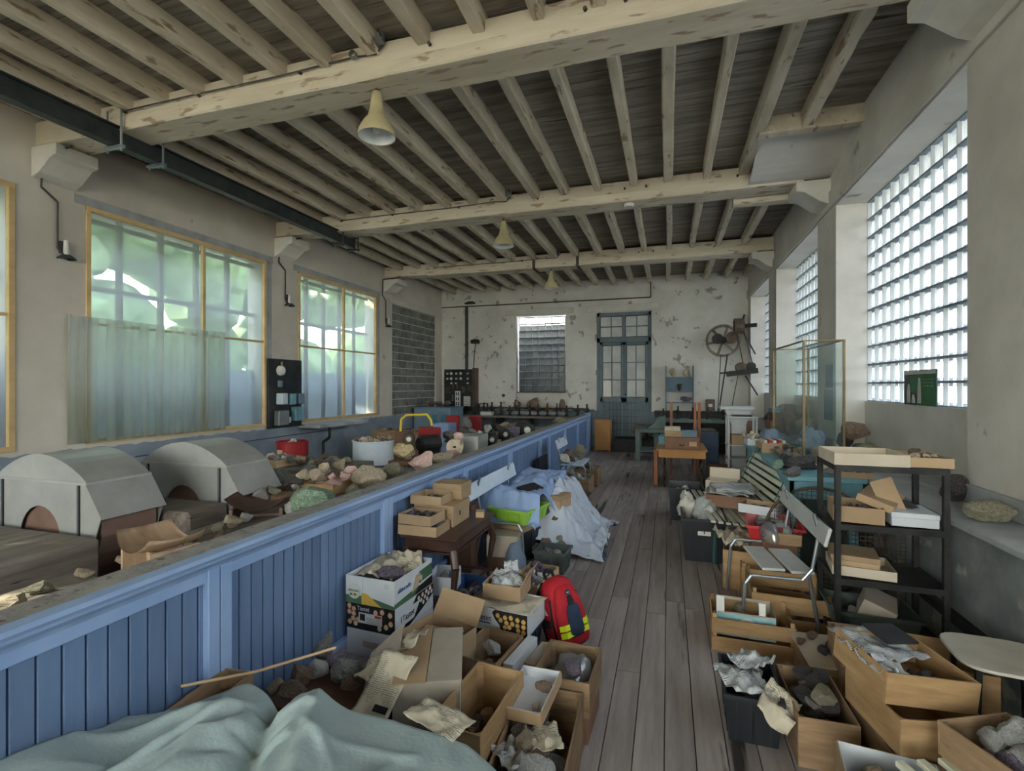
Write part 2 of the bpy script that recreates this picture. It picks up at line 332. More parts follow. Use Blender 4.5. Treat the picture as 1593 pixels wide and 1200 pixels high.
def copy_tree(o, parent=None):
    c = o.copy(); COL.objects.link(c)
    if parent: c.parent = parent
    for ch in o.children: copy_tree(ch, c)
    return c
def text(s, parent, loc, rot, size, m, name='lettering', sx=1):
    d = bpy.data.curves.new(name, 'FONT'); d.body = s; d.size = size; d.extrude = .0006; d.align_x = 'CENTER'; d.align_y = 'CENTER'
    c = bpy.data.objects.new('text_curve', d); COL.objects.link(c)
    me = bpy.data.meshes.new_from_object(c.evaluated_get(bpy.context.evaluated_depsgraph_get())); me.name = name
    bpy.data.objects.remove(c); bpy.data.curves.remove(d); me.materials.clear(); me.materials.append(M[m])
    o = link(name, me, parent, loc, rot); return o

# ================================================================ SETTING
XL, XR, YB, YF, ZC = -6.8, 2.0, 14.4, -7.0, 4.77
def st(b, name, m, **k): return b.build(name, m, kind='structure', **k)
def grid_wall(b, axis, t0, t1, a0, a1, z1, holes):   # holes: (a, b, z0, z1)
    cuts = sorted({a0, a1, *[h[0] for h in holes], *[h[1] for h in holes]})
    for p, q in zip(cuts, cuts[1:]):
        h = [h for h in holes if h[0] <= p+1e-4 and h[1] >= q-1e-4]
        segs = [(0, z1)] if not h else [(0, h[0][2]), (h[0][3], z1)]
        for u, v in segs:
            if v-u > .01:
                if axis == 'x': b.box(t0, t1, p, q, u, v)
                else: b.box(p, q, t0, t1, u, v)
b = B(); grid_wall(b, 'x', XL-.4, XL, YF, YB+.4, ZC+.3, [(y0, y1, 1.03, 3.95) for y0, y1 in WY[:4]] + [(11.43, 13.98, .98, 3.86)])
st(b, 'wall_left', 'plaster_left')
b = B(); grid_wall(b, 'x', XR, XR+.65, YF, YB+.4, ZC+.3, [(y0, y1, .94, 4.0) for y0, y1 in WY])
st(b, 'wall_right', 'plaster')
b = B()
for y0, y1 in WY: b.box(2.31, 2.62, y0, y1, .94, 1.56)
st(b, 'wall_right_niche', 'plaster')
b = B(); grid_wall(b, 'y', YB, YB+.35, XL, XR, ZC+.3, [(-4.36, -2.85, 1.1, 3.84), (-1.95, -.44, 0, 3.82)])
b.box(-4.36, -2.85, YB+.12, YB+.35, 1.1, 1.55)
st(b, 'wall_back', 'plaster_back')
b = B(); grid_wall(b, 'y', YF-.35, YF, XL, XR, ZC+.3, [(-6.3, -2.9, .9, 4.3), (-1.9, 1.5, .9, 4.3)])  # large openings added out of view to let in fill light
st(b, 'wall_front', 'plaster')
portal(-4.6, YF-.5, 2.6, 3.4, 3.4, (-PI/2, 0, 0)); portal(-.2, YF-.5, 2.6, 3.4, 3.4, (-PI/2, 0, 0))
# low wall with ledge on the right
b = B().box(1.69, XR+.001, YF, YB, 0, .9); st(b, 'wall_right_lower', 'plaster_low')
b = B().box(1.64, XR+.001, YF, YB, .9, .94)
for y0, y1 in WY: b.box(XR, 2.31, y0, y1, .925, .942)
ledge = st(b, 'trim_1', 'ledge_stone', bevel=.006)
b = B()
for p, q in zip([YF]+[w[1] for w in WY], [w[0] for w in WY]+[YB]): b.box(XR-.035, XR, p, q, .94, 1.07)
st(b, 'baseboard_right', 'ledge_stone', bevel=.006)
st(B().box(XR-.03, XR, YF, YB, 4.02, 4.24), 'trim_2', 'plaster', bevel=.005)
st(B().bar((1.66, 1.5, .34), (1.66, 7.5, .34), .05, .05), 'trim_3', 'black_iron')
# roof slab, outside ground
st(B().box(XL-.4, XR+.65, YF-.35, YB+.4, ZC+.06, ZC+.3), 'roof', 'ceiling_board')
st(B().box(-60, 60, -60, 60, -.6, -.3), 'ground', 'ground')
# floor: slab + boards
fl = st(B().box(XL, XR, YF, YB, -.3, -.02), 'floor', 'concrete_floor')
x = -2.02; BW = .143
fr = random.Random(3)
while x < 1.69:
    y = -1.0 - fr.random()*2
    while y < YB:
        ln = fr.uniform(2.2, 4.2); y1 = min(y+ln, YB)
        B().box(x+.0025, min(x+BW, 1.69)-.0025, max(y, -1)+.0015, y1-.0015, -.025, fr.uniform(-.0015, .0015)).build('floorboard', 'floorboard', fl, bevel=.0015)
        y = y1
    x += BW
b = B().box(XL, -2.1, YF, YB, -.02, 0.0); b.build('concrete_strip', 'concrete_floor', fl)

# ceiling: boards across, joists along, beams across
ce = link('ceiling', None, kind='structure')
y = -1.2
while y < YB:
    B().box(XL, XR, y+.004, y+.122, ZC+fr.uniform(0, .006), ZC+.055).build('ceiling_board', 'ceiling_board', ce)
    y += .126
B().box(XL, XR, YF, -1.2, ZC, ZC+.05).build('ceiling_board', 'ceiling_board', ce)
BEAMS = [(-3.45, -3.1), (.2, .54), (3.8, 4.14), (7.42, 7.78), (11.05, 11.42)]
def rough_bar(x0, x1, y0, y1, z0, z1, axis, n, amp, seed):
    bm = bmesh.new(); sg = []
    for i in range(n+1):
        t = i/n; o = [noise.noise(Vector((seed*7.3, t*9, k*3.1)))*amp for k in range(4)]
        if axis == 'x': X = x0+(x1-x0)*t; ring = [(X, y0+o[0], z0+o[2]), (X, y1+o[1], z0+o[3]), (X, y1+o[1], z1), (X, y0+o[0], z1)]
        else: Y = y0+(y1-y0)*t; ring = [(x0+o[0], Y, z0+o[2]), (x1+o[1], Y, z0+o[3]), (x1+o[1], Y, z1), (x0+o[0], Y, z1)]
        sg.append([bm.verts.new(p) for p in ring])
    for a, c in zip(sg, sg[1:]):
        for k in range(4): bm.faces.new((a[k], a[(k+1) % 4], c[(k+1) % 4], c[k]))
    bm.faces.new(sg[0]); bm.faces.new(sg[-1][::-1])
    bmesh.ops.recalc_face_normals(bm, faces=bm.faces)
    ed = [e for e in bm.edges if abs((e.verts[0].co-e.verts[1].co).normalized().dot(Vector((1, 0, 0) if axis == 'x' else (0, 1, 0)))) > .9 and e.verts[0].co.z < (z0+z1)/2]
    bmesh.ops.bevel(bm, geom=ed, offset=.014, segments=1, affect='EDGES')
    me = bpy.data.meshes.new('bar'); bm.to_mesh(me); bm.free(); return me
def put(me, name, m, parent, **k): me.materials.append(M[m]); return link(name, me, parent, **k)
yy = [YF]+[v for bm_ in BEAMS for v in bm_]+[YB]
for i in range(0, len(yy), 2):
    for k in range(-14, 5):
        X = k*.488 + fr.uniform(-.02, .02)
        if X-.06 < XL or X+.06 > XR: continue
        if yy[i] > 3.5 and yy[i] < 4.5 and k in (3,): y1 = 6.25
        else: y1 = yy[i+1]
        w = .054+fr.uniform(-.006, .01)
        put(rough_bar(X-w, X+w, yy[i]-(.10 if i else 0), y1+(.1 if y1 == yy[i+1] and y1 < YB else 0), 4.61+fr.uniform(-.012, .012), ZC, 'y', 9, .016, k*3+i), 'joist', 'joist_paint', ce)
for i, (y0, y1) in enumerate(BEAMS):
    put(rough_bar(XL, XR, y0, y1, 4.45, ZC-.06, 'x', 34, .014, 50+i), 'beam', 'beam_paint', ce)
    put(rough_bar(XL+1.2, XR-.3, y0-.012, y1+.012, 4.42, 4.54, 'x', 30, .010, 70+i), 'beam_facing', 'beam_paint', ce)
    for xb in (-5.4, -4.4, -3.2, -1.9, -.6, -.3, .9):
        B().cyl((xb, y0-.03, 4.60), (xb, y0, 4.60), .016, n=6).build('bolt', 'rust_iron', ce)
    # corbels left and right
    for sx in (-1, 1):
        xw = XL if sx < 0 else XR
        poly = [(xw, 4.08), (xw-sx*.12, 4.13), (xw-sx*.30, 4.27), (xw-sx*.40, 4.29), (xw-sx*.40, 4.42), (xw, 4.42)]
        B().prism(poly, 'y', y0-.05, y1+.05).build('corbel', 'corbel_paint', ce, bevel=.008)
for xs in (-2.95, -1.95): B().box(xs, xs+.06, 11.03, 11.44, 4.40, 4.72).build('iron_strap', 'rust_iron', ce)
# header and curved plaster panel at the right of the second bay
put(rough_bar(.98, XR, 6.22, 6.36, 4.58, ZC, 'x', 6, .01, 90), 'joist', 'joist_paint', ce)
b = B(); n = 8
for i in range(n):
    t0, t1 = i/n, (i+1)/n
    zz = lambda t: ZC-.02-.30*math.sin(t*PI/2)**1.3
    b.add([(1.03, 6.36+t0*1.08, zz(t0)), (XR, 6.36+t0*1.08, zz(t0)), (XR, 6.36+t1*1.08, zz(t1)), (1.03, 6.36+t1*1.08, zz(t1)),
           (1.03, 6.36+t0*1.08, zz(t0)+.02), (XR, 6.36+t0*1.08, zz(t0)+.02), (XR, 6.36+t1*1.08, zz(t1)+.02), (1.03, 6.36+t1*1.08, zz(t1)+.02)],
          [(0, 1, 2, 3), (7, 6, 5, 4), (0, 4, 5, 1), (2, 6, 7, 3)])
b.build('curved_panel', 'plaster', ce)
put(rough_bar(.9, XR, 7.85, 8.05, 4.36, 4.6, 'x', 6, .012, 93), 'beam_stub', 'beam_paint', ce)

# windows: glass-block on the right
def glass_blocks(name, x, y0, y1, z0, z1, nc, nr, parent_kind, face='x', gm='glass_block'):
    w = link(name, None, kind='structure')
    cw, rh = (y1-y0)/nc, (z1-z0)/nr
    me = None
    b = B(); bv = B(); t = .011; g = .008
    if face == 'x':
        for i in range(nc+1): bv.box(x-.01, x+.06, y0+i*cw-g*.6, y0+i*cw+g*.6, z0, z1)
        for j in range(nr+1): b.box(x-.012, x+.092, y0, y1, z0+j*rh-t, z0+j*rh+t)
    else:
        for i in range(nc+1): b.box(y0+i*cw-g*.6, y0+i*cw+g*.6, x-.01, x+.06, z0, z1)
        for j in range(nr+1): b.box(y0, y1, x-.012, x+.092, z0+j*rh-t, z0+j*rh+t)
    b.build('joint_grid', 'glass_joint', w)
    if bv.v: bv.build('block_edge', 'glass_edge', w)
    a, c = cw/2-g, rh/2-t
    q = B()
    if face == 'x': vs = [(0, -a, -c), (0, a, -c), (0, a, c), (0, -a, c), (-.014, -a+.028, -c+.024), (-.014, a-.028, -c+.024), (-.014, a-.028, c-.024), (-.014, -a+.028, c-.024)]
    else: vs = [(-a, 0, -c), (a, 0, -c), (a, 0, c), (-a, 0, c), (-a+.02, -.012, -c+.02), (a-.02, -.012, -c+.02), (a-.02, -.012, c-.02), (-a+.02, -.012, c-.02)]
    q.add(vs, [(4, 5, 6, 7), (0, 1, 5, 4), (1, 2, 6, 5), (2, 3, 7, 6), (3, 0, 4, 7)])
    me = q.mesh('glass_block', gm)
    if gm == 'glass_block':
        me.materials.append(M['glass_rim'])
        for p_ in list(me.polygons)[1:]: p_.material_index = 1
    for i in range(nc):
        for j in range(nr):
            p = (x+.03, y0+(i+.5)*cw, z0+(j+.5)*rh) if face == 'x' else (y0+(i+.5)*cw, x+.03, z0+(j+.5)*rh)
            link('glass_block', me, w, loc=p)
    return w
for i, (y0, y1) in enumerate(WY):
    if i < 1:
        w = link('window_%d' % (10+i), None, kind='structure')  # unseen right-hand window, added to brighten the hall from behind
        B().box(2.36, 2.37, y0, y1, 1.56, 4.0).build('pane', 'glass_block', w)
        b = B()
        for k in range(14): b.box(2.35, 2.42, y0+(y1-y0)*k/13-.01, y0+(y1-y0)*k/13+.01, 1.56, 4.0)
        for k in range(12): b.box(2.35, 2.42, y0, y1, 1.56+.22*k-.01, 1.56+.22*k+.01)
        b.build('joint_grid', 'glass_joint', w)
    else:
        glass_blocks('window_%d' % i, 2.35, y0, y1, 1.56, 4.0, 13, 11, None)
glass_blocks('window_5', YB+.17, -4.31, -2.90, 1.55, 3.80, 7, 11, None, 'y', 'glass_block_dim')
st(B().box(-4.36, -2.85, YB+.10, YB+.16, 1.53, 1.56), 'window_sill', 'rust_iron')
# block wall standing outside the back window
st(B().box(-8, 3, 15.5, 15.8, -.3, 3.66), 'exterior_wall', 'dark_render')
# unseen windows added in the wall behind the camera for fill light
for i, x0 in enumerate((-6.3, -1.9)):
    w = link('window_%d' % (20+i), None, kind='structure')
    B().box(x0, x0+3.4, YF-.2, YF-.19, .9, 4.3).build('pane', 'glass_clear', w)
    b = B()
    for k in range(5): b.box(x0+.85*k-.02, x0+.85*k+.02, YF-.22, YF-.17, .9, 4.3)
    for k in range(4): b.box(x0, x0+3.4, YF-.22, YF-.17, .9+1.13*k-.02, .9+1.13*k+.02)
    b.build('frame', 'mullion', w)

# windows on the left: outer steel window, inner pine frame with milky film
def pine_window(name, y0, y1, nv, split, loose=None):
    w = link(name, None, kind='structure'); X = XL-.02; z0, z1 = 1.03, 3.95; t = .055
    for a, c in ((y0, y0+t), (y1-t, y1)): B().box(X-.02, X+.04, a, c, z0, z1).build('frame_batten', 'pine', w, bevel=.003)
    for a, c in ((z0, z0+t), (z1-t, z1)): B().box(X-.02, X+.045, y0, y1, a, c).build('frame_batten', 'pine', w, bevel=.003)
    ym = y0+(y1-y0)*split; zm = z0+(z1-z0)*.51
    B().box(X-.02, X+.03, ym-.025, ym+.025, z0, z1).build('frame_batten', 'pine', w, bevel=.003)
    B().box(X-.02, X+.028, y0, y1, zm-.016, zm+.016).build('frame_batten', 'pine', w, bevel=.003)
    for a, c in ((y0+t, ym-.025), (ym+.025, y1-t)):
        for e, f in ((z0+t, zm-.016), (zm+.016, z1-t)):
            B().box(X-.016, X-.012, a, c, e, f).build('film_pane', 'film', w)
    # outer steel window
    n = 5
    for k in range(1, n): B().box(X-.27, X-.22, y0+(y1-y0)*k/n-.035, y0+(y1-y0)*k/n+.035, z0, z1).build('mullion', 'mullion', w)
    for z in (3.0, 3.86): B().box(X-.27, X-.22, y0, y1, z-.03, z+.03).build('mullion', 'mullion', w)
    B().box(X-.30, X-.27, y0, y1, z0, 2.02).build('blind_panel', 'frosted', w)
    return w
pine_window('window_6', .7, 3.6, 5, .5); pine_window('window_7', 4.3, 7.18, 5, .57); pine_window('window_8', 7.98, 10.7, 5, .53)
for i, (y0, y1) in enumerate(WY[:1]):
    w = link('window_%d' % (30+i), None, kind='structure')  # unseen left-hand window, likewise added as fill from behind
    B().box(XL-.03, XL-.025, y0, y1, 1.03, 3.95).build('film_pane', 'film', w)
    b = B()
    for k in range(6): b.box(XL-.05, XL, y0+(y1-y0)*k/5-.02, y0+(y1-y0)*k/5+.02, 1.03, 3.95)
    b.build('frame_batten', 'pine', w)
# grey plaster edges round the timber frames
b = B()
for y0, y1 in ((4.3, 7.18), (7.98, 10.7)): b.box(XL, XL+.006, y0-.12, y1+.16, 3.95, 4.06).box(XL, XL+.006, y1, y1+.13, 1.03, 3.96)
st(b, 'trim_4', 'ledge_stone')
# concrete blocks filling the old opening on the left
mo = st(B().box(XL-.3, XL-.055, 11.43, 13.98, .98, 3.86), 'wall_left_infill', 'mortar')
rows = 14; rh = 2.88/rows
bl_me = {}
for j in range(rows):
    y = 11.43 - (0 if j % 2 else .21)
    cuts = []
    while y < 13.98:
        ln = fr.choice((.41, .41, .41, .21)) if not j == 5 else .41
        a, c = max(y, 11.43), min(y+ln, 13.98)
        if c-a > .06:
            B().box(XL-.08, XL-.04+fr.uniform(-.006, .006), a+.008, c-.008, .98+j*rh+.009, .98+(j+1)*rh-.009).build('concrete_block', 'cmu', mo, bevel=.004)
        y += ln
B().box(XL, XL+.03, 11.28, 14.15, 3.86, 4.02).build('lintel', 'corbel_paint', mo, bevel=.01)

# foliage outside the left windows
bmx = bmesh.new()
for k in range(120):
    y = fr.uniform(-6, 26); z = fr.uniform(.5, 7.4); q = fr.uniform(.7, 1.3)
    if z > 5.4 and 8.5 < y < 10.5: continue
    bmesh.ops.create_icosphere(bmx, subdivisions=2, radius=q, matrix=Matrix.Translation((fr.uniform(-12.5, -11), y, z)))
for v in bmx.verts: v.co += Vector(noise.noise_vector(v.co*2.2))*.35
me = bpy.data.meshes.new('foliage'); bmx.to_mesh(me); bmx.free(); me.materials.append(M['foliage'])
link('tree_foliage', me, label='leafy green trees outside the filmed windows', cat='trees', kind='stuff')

# lintels, pipes on back wall
st(B().box(-4.70, -2.62, YB-.05, YB+.01, 3.86, 4.02), 'trim_5', 'corbel_paint', bevel=.008)
st(B().box(-2.22, -.22, YB-.05, YB+.01, 3.84, 4.03), 'trim_6', 'corbel_paint', bevel=.008)

# the tall grey double door in the back wall
d = link('door_1', None, kind='structure'); Y = YB+.08
x0, x1 = -1.95, -.44; xm = (x0+x1)/2
B().box(x0, x1, Y+.065, Y+.09, 0, 3.82).build('door_light_stop', 'dark_render', d)  # added unseen board, blocks sky leaking between panes and frame
for a, c, e, f in ((x0, x0+.09, 0, 3.82), (x1-.09, x1, 0, 3.82), (x0, x1, 3.72, 3.82), (x0, x1, 2.98, 3.12), (xm-.04, xm+.04, 3.12, 3.72)):
    B().box(a, c, Y-.04, Y+.06, e, f).build('door_frame', 'grey_door', d, bevel=.005)
for s0, s1 in ((x0+.09, xm-.04), (xm+.04, x1-.09)):
    pw = (s1-s0)
    for i in range(2):
        for j in range(2):
            B().box(s0+i*pw/2+.012, s0+(i+1)*pw/2-.012, Y+.01, Y+.02, 3.12+j*.3+.015, 3.12+(j+1)*.3-.015).build('pane', 'papered_pane', d)
    B().box(s0+pw/2-.014, s0+pw/2+.014, Y-.02, Y+.03, 3.12, 3.72).build('glazing_bar', 'grey_door', d)
    B().box(s0, s1, Y-.02, Y+.03, 3.405, 3.435).build('glazing_bar', 'grey_door', d)
for li, (s0, s1) in enumerate(((x0+.09, xm-.002), (xm+.002, x1-.09))):
    lf = link('door_leaf', None, d)
    B().box(s0, s0+.075, Y-.03, Y+.03, .05, 2.98).build('stile', 'grey_door', lf, bevel=.004)
    B().box(s1-.075, s1, Y-.03, Y+.03, .05, 2.98).build('stile', 'grey_door', lf, bevel=.004)
    B().box(s0, s1, Y-.03, Y+.03, 2.89, 2.98).build('rail', 'grey_door', lf, bevel=.004)
    B().box(s0, s1, Y-.03, Y+.03, 1.28, 1.42).build('rail', 'grey_door', lf, bevel=.004)
    B().box(s0, s1, Y-.03, Y+.03, .05, .25).build('rail', 'grey_door', lf, bevel=.004)
    B().box(s0+.07, s1-.07, Y-.005, Y+.015, .25, 1.28).build('lower_panel', 'grey_door', lf)
    g0, g1 = s0+.075, s1-.075; pw = (g1-g0)/2; ph = (2.89-1.42)/3
    for i in range(2):
        for j in range(3):
            B().box(g0+i*pw+.01, g0+(i+1)*pw-.01, Y+.005, Y+.015, 1.42+j*ph+.012, 1.42+(j+1)*ph-.012).build('pane', 'white_pane' if (li, i, j) == (0, 0, 0) else 'papered_pane', lf)
    B().box(g0+pw-.012, g0+pw+.012, Y-.02, Y+.02, 1.42, 2.89).build('glazing_bar', 'grey_door', lf)
    for j in (1, 2): B().box(g0, g1, Y-.02, Y+.02, 1.42+j*ph-.013, 1.42+j*ph+.013).build('glazing_bar', 'grey_door', lf)
    b = B()
    for j in range(6): b.box(s0+(.25 if li == 0 else 0), s1-(.25 if li else 0), Y-.045, Y-.037, .3+.19*j, .308+.19*j)
    for i in range(4): xx = s0+(.27 if li == 0 else 0)+i*.1; b.box(xx, xx+.008, Y-.045, Y-.037, .25, 1.3)
    b.build('grille', 'iron_green', lf)
B().cyl((xm+.05, Y-.03, 1.5), (xm+.05, Y-.09, 1.5), .02, n=8).build('door_knob', 'black_iron', d)
B().box(x0+.165, x0+.40, Y-.01, Y+.0, 1.39, 1.43).build('pane_batten', 'crate_orange', d)
B().box(x0+.165, x0+.40, Y-.01, Y+.0, 1.90, 1.94).build('pane_batten', 'crate_orange', d)

# ---------------------------------------------------------------- blue tongue-and-groove partition
pt = link('partition', None, kind='structure')
PX = -2.06; PH = .90; y = .3; PY1 = 13.4; wb = .0768
me = B().box(-.012, .012, .003, wb-.003, .04, PH).mesh('partition_board', 'blue_board', bevel=.0035)
while y < PY1:
    link('partition_board', me, pt, loc=(PX, y, 0)); y += wb
B().box(PX-.03, PX-.006, .3, PY1, .02, PH).build('backing', 'blue_board', pt)
for y in (.42, 1.85, 3.34, 4.85, 6.45, 8.10, 8.75, 10.2, 11.7, 13.2):
    ps = B(); ps.box(PX-.05, PX+.045, y-.066, y-.002, 0, PH).box(PX-.05, PX+.045, y+.002, y+.066, 0, PH)
    ps.build('partition_post', 'blue_rail', pt, bevel=.004)
B().box(PX-.035, PX+.035, .3, PY1, PH-.06, PH+.005).build('top_band', 'blue_rail', pt, bevel=.004)
B().prism([(PX+.0, PH-.005), (PX+.04, PH-.005), (PX+.05, PH+.012), (PX+.075, PH+.035), (PX+.078, PH+.05), (PX-.10, PH+.05), (PX-.10, PH-.005)], 'y', .3, PY1).build('cove_moulding', 'blue_rail', pt)
B().prism([(PX-.12, PH+.05), (PX+.085, PH+.05), (PX+.095, PH+.065), (PX+.085, PH+.08), (PX-.12, PH+.08)], 'y', .28, PY1+.02).build('cap_rail', 'blue_rail', pt)
b = B(); b.box(PX-.115, PX+.02, .3, PY1, PH+.0795, PH+.083); b.build('dust_layer', 'dusty_top', pt)
B().box(PX-.03, PX+.05, .3, PY1, 0, .09).build('skirting', 'blue_rail', pt, bevel=.004)
for y in (13.45,):
    B().box(PX-.07, PX+.07, y-.06, y+.06, 0, 1.02).build('end_post', 'blue_rail', pt, bevel=.005)
# ================================================================ ceiling fittings
def lamp(x, y, zb, lab):
    t = thing('pendant_lamp', lab, 'lamp', (x, y, zb), group='enamel pendant lamps under the beams')
    b = B().lathe([(.168, 0), (.168, .012), (.155, .06), (.12, .13), (.078, .18), (.062, .25), (.052, .33), (.04, .40), (.0, .405)], n=24); b.build('lamp_shade', 'lamp_enamel', t, smooth=True)
    B().lathe([(.162, .004), (.148, .06), (.11, .12), (.06, .16), (0, .17)], n=24).build('reflector', 'lamp_inside', t, smooth=True)
    B().lathe([(0, .03), (.028, .04), (.036, .07), (.03, .10), (.014, .14), (.014, .17)], n=14).build('bulb', 'porcelain', t, smooth=True)
    B().cyl((0, 0, .40), (0, 0, .46), .014, n=8).build('socket', 'black_iron', t)
    B().tube([(0, 0, .45), (.01, 0, .62), (0, 0, 4.46-zb)], .006, 6).build('cord', 'cable', t)
    return t
p = ony(588, 215, 3.97)
lamp(p.x, p.y-.02, 3.99, 'cream enamel pendant lamp hanging from the nearest ceiling beam')
lamp(-2.51, 7.6, 3.97, 'cream enamel pendant lamp hanging from the second ceiling beam')
lamp(-2.56, 11.23, 3.97, 'small far cream pendant lamp hanging from the third ceiling beam')
# steel I rail
t = thing('steel_rail', 'long dark green steel rail hung under the beams at the left', 'rail', (-5.5, 0, 4.24))
b = B().box(-.055, .055, -6.9, 7.95, 0, .014).box(-.055, .055, -6.9, 7.95, .196, .21).box(-.007, .007, -6.9, 7.95, .014, .196); b.build('rail_beam', 'iron_green', t)
for y in (.37, 3.75, 4.2, 7.45, 7.9):
    b = B(); b.box(-.13, .13, y-.02, y+.02, -.03, 0).cyl((-.1, y, -.06), (-.1, y, .38), .012, n=6).cyl((.1, y, -.06), (.1, y, .38), .012, n=6); b.build('hanger_clamp', 'tube_metal' if y < 5 else 'iron_green', t)
# wiring on the beams and piers
def cable(name, lab, pts, r=.009, m='cable'):
    B().tube(pts, r, 6).build(name, m, label=lab, cat='cable')
for i, (yb, lab) in enumerate(((3.77, 'grey cable clipped along the front of the nearest ceiling beam'), (7.39, 'grey cable clipped along the front of the second ceiling beam'), (11.02, 'grey cable clipped along the front of the third ceiling beam'))):
    cable('electric_cable', lab, [(-5.4, yb, 4.60), (-4.5, yb, 4.605), (-3.4, yb, 4.60), (-2.62, yb, 4.62), (-2.4, yb, 4.60), (-2.32, yb, 4.68), (-2.32, yb-.1, 4.74)], .007)
    t = thing('junction_box', ('grey junction box above the lamp on the nearest beam', 'grey junction box above the lamp on the second beam', 'grey junction box above the lamp on the third beam')[i], 'junction box', (-2.36, yb-.025, 4.66))
    B().ob((0, 0, .05), (.10, .05, .09)).build('box', 'tube_metal', t, bevel=.006); B().lathe([(.035, -.02), (.035, .02)], (-.25, 0, -.04), 12, 'y').build('lid', 'tube_metal', t)
B().lathe([(.0, 0), (.07, 0), (.075, .03), (.07, .05)], (-.55, 7.55, 4.37), 16).build('smoke_detector', 'porcelain', label='white round smoke detector under the second beam', cat='detector')
for i, (yb, lab) in enumerate(((3.97, 'small wall lamp on the left pier nearest the camera'), (7.60, 'small wall lamp on the pier between the two filmed windows'), (11.06, 'small wall lamp on the pier before the blocked opening'))):
    cable('conduit', lab.replace('small wall lamp', 'black conduit running down to the lamp'), [(-6.3, yb-.12, 4.40), (-6.77, yb-.12, 4.38), (-6.77, yb-.14, 4.0), (-6.77, yb+.02, 3.88), (-6.77, yb+.02, 3.35), (-6.74, yb+.06, 3.28)], .012)
    t = thing('wall_lamp', lab, 'lamp', (-6.79, yb+.09, 3.28))
    B().box(0, .03, -.05, .05, .02, .16).build('mount', 'iron_green', t, bevel=.004); B().cyl((.05, 0, .0), (.05, 0, .17), .032, .024, 12).build('socket', 'porcelain', t)
    B().lathe([(.04, .0), (.09, -.04), (.09, -.05)], (.06, 0, 0), 14).build('shade', 'iron_green', t)
cable('wall_pipe', 'thin brown pipe running high along the back wall', [(-6.79, YB-.04, 4.19), (-.46, YB-.04, 4.19), (-.46, YB-.04, 4.62)], .018, 'pipe_brown')
cable('wall_duct', 'dark vertical pipe dropping to the black switchboard', [(-5.93, YB-.07, 4.18), (-5.93, YB-.07, 2.2)], .045, 'iron_green')
cable('wall_cable', 'thin dark cable running along the left wall under the windows', [(-6.79, 4.9, .80), (-6.79, 9.5, .82)], .008)
b = B().box(-.16, .16, -.08, .0, 0, .05).box(-.1, .1, -.06, 0, .05, .08); b.build('pipe_bracket', 'black_iron', loc=(-5.83, YB, 4.26), label='black bracket above the dark vertical pipe', cat='bracket')
t = thing('signal_horn', 'round black horn on a thin rod beside the dark pipe', 'horn', (-5.62, YB, 0))
B().lathe([(0, 0), (.13, .01), (.15, .06), (.13, .12), (.05, .14)], (0, -.14, 3.02), 18).build('horn_head', 'black_iron', t); B().tube([(0, -.1, 3.05), (-.06, -.05, 2.7), (-.1, -.04, 2.2)], .012).build('rod', 'black_iron', t)

# ================================================================ switchboards
t = thing('switchboard', 'black slate switchboard on the pier between the two filmed windows', 'switchboard', (XL+.02, 7.17, 1.0))
B().box(0, .05, 0, .84, -.02, 1.23).build('slate_panel', 'slate', t, bevel=.006)
def swbox(y, z, w, h, d, m, nm='switch_box'):
    o = B().box(.05, .05+d, y, y+w, z, z+h).build(nm, m, t, bevel=.012); return o
swbox(.17, .36+.05, .15, .20, .14, 'enamel_grey'); swbox(.40, .40, .15, .20, .13, 'teal_paint'); swbox(.62, .40, .15, .20, .13, 'cabinet_blue')
swbox(.12, .03, .26, .27, .12, 'tube_metal'); swbox(.44, .06, .07, .11, .05, 'porcelain'); swbox(.54, .09, .20, .26, .12, 'teal_paint'); swbox(.2, .72, .08, .12, .06, 'cabinet_blue')
B().lathe([(0, 0), (.09, 0), (.085, .05), (.05, .08), (0, .085)], (.05, .27, 1.02), 18, 'x').build('meter', 'porcelain', t)
B().cyl((.09, .27, 1.1), (.09, .27, 1.18), .02).build('meter_stub', 'brass', t)
t = thing('fuse_board', 'tall black fuse board with porcelain fuses in the back corner', 'switchboard', (-6.66, YB-.02, 0))
B().box(0, 1.02, -.10, 0, .98, 2.25).build('board_panel', 'slate', t, bevel=.006)
B().box(1.02, 1.10, -.30, .02, .96, 2.28).build('board_side', 'dark_furniture', t)
for j, z in enumerate((2.12, 1.96, 1.82)):
    for i, x in enumerate((.12, .26, .42, .58, .80)):
        if (i+j) % 3 == 2 and j == 2: continue
        B().lathe([(.045 if i in (1, 3) and j < 2 else .028, 0), (.03, .05), (0, .055)], (x, -.155, z), 10, 'y').build('fuse', 'porcelain', t)
B().box(.38, .55, -.12, -.10, 1.10, 1.58).build('switch_plate', 'porcelain', t)
for i in range(2):
    for j in range(3): B().box(.41+i*.07, .44+i*.07, -.135, -.12, 1.14+.15*j, 1.24+.15*j).build('switch', 'black_iron', t)
B().box(.66, .88, -.12, -.10, 1.12, 1.42).build('label_plate', 'porcelain', t)
for k in range(3): B().box(.68, .86, -.125, -.12, 1.17+.08*k, 1.175+.08*k).build('contact_bar', 'black_iron', t)
for x, z, w in ((.08, 1.50, .16), (.60, 1.52, .12), (.80, 1.55, .14), (.28, 1.62, .08), (.42, 1.65, .07)): B().box(x, x+w, -.14, -.10, z, z+.2).build('relay', 'rust_iron', t, bevel=.006)
for j in range(3): B().lathe([(.02, 0), (.015, .04)], (.3, -.14, 1.30+.07*j), 8, 'y').build('fuse', 'porcelain', t)

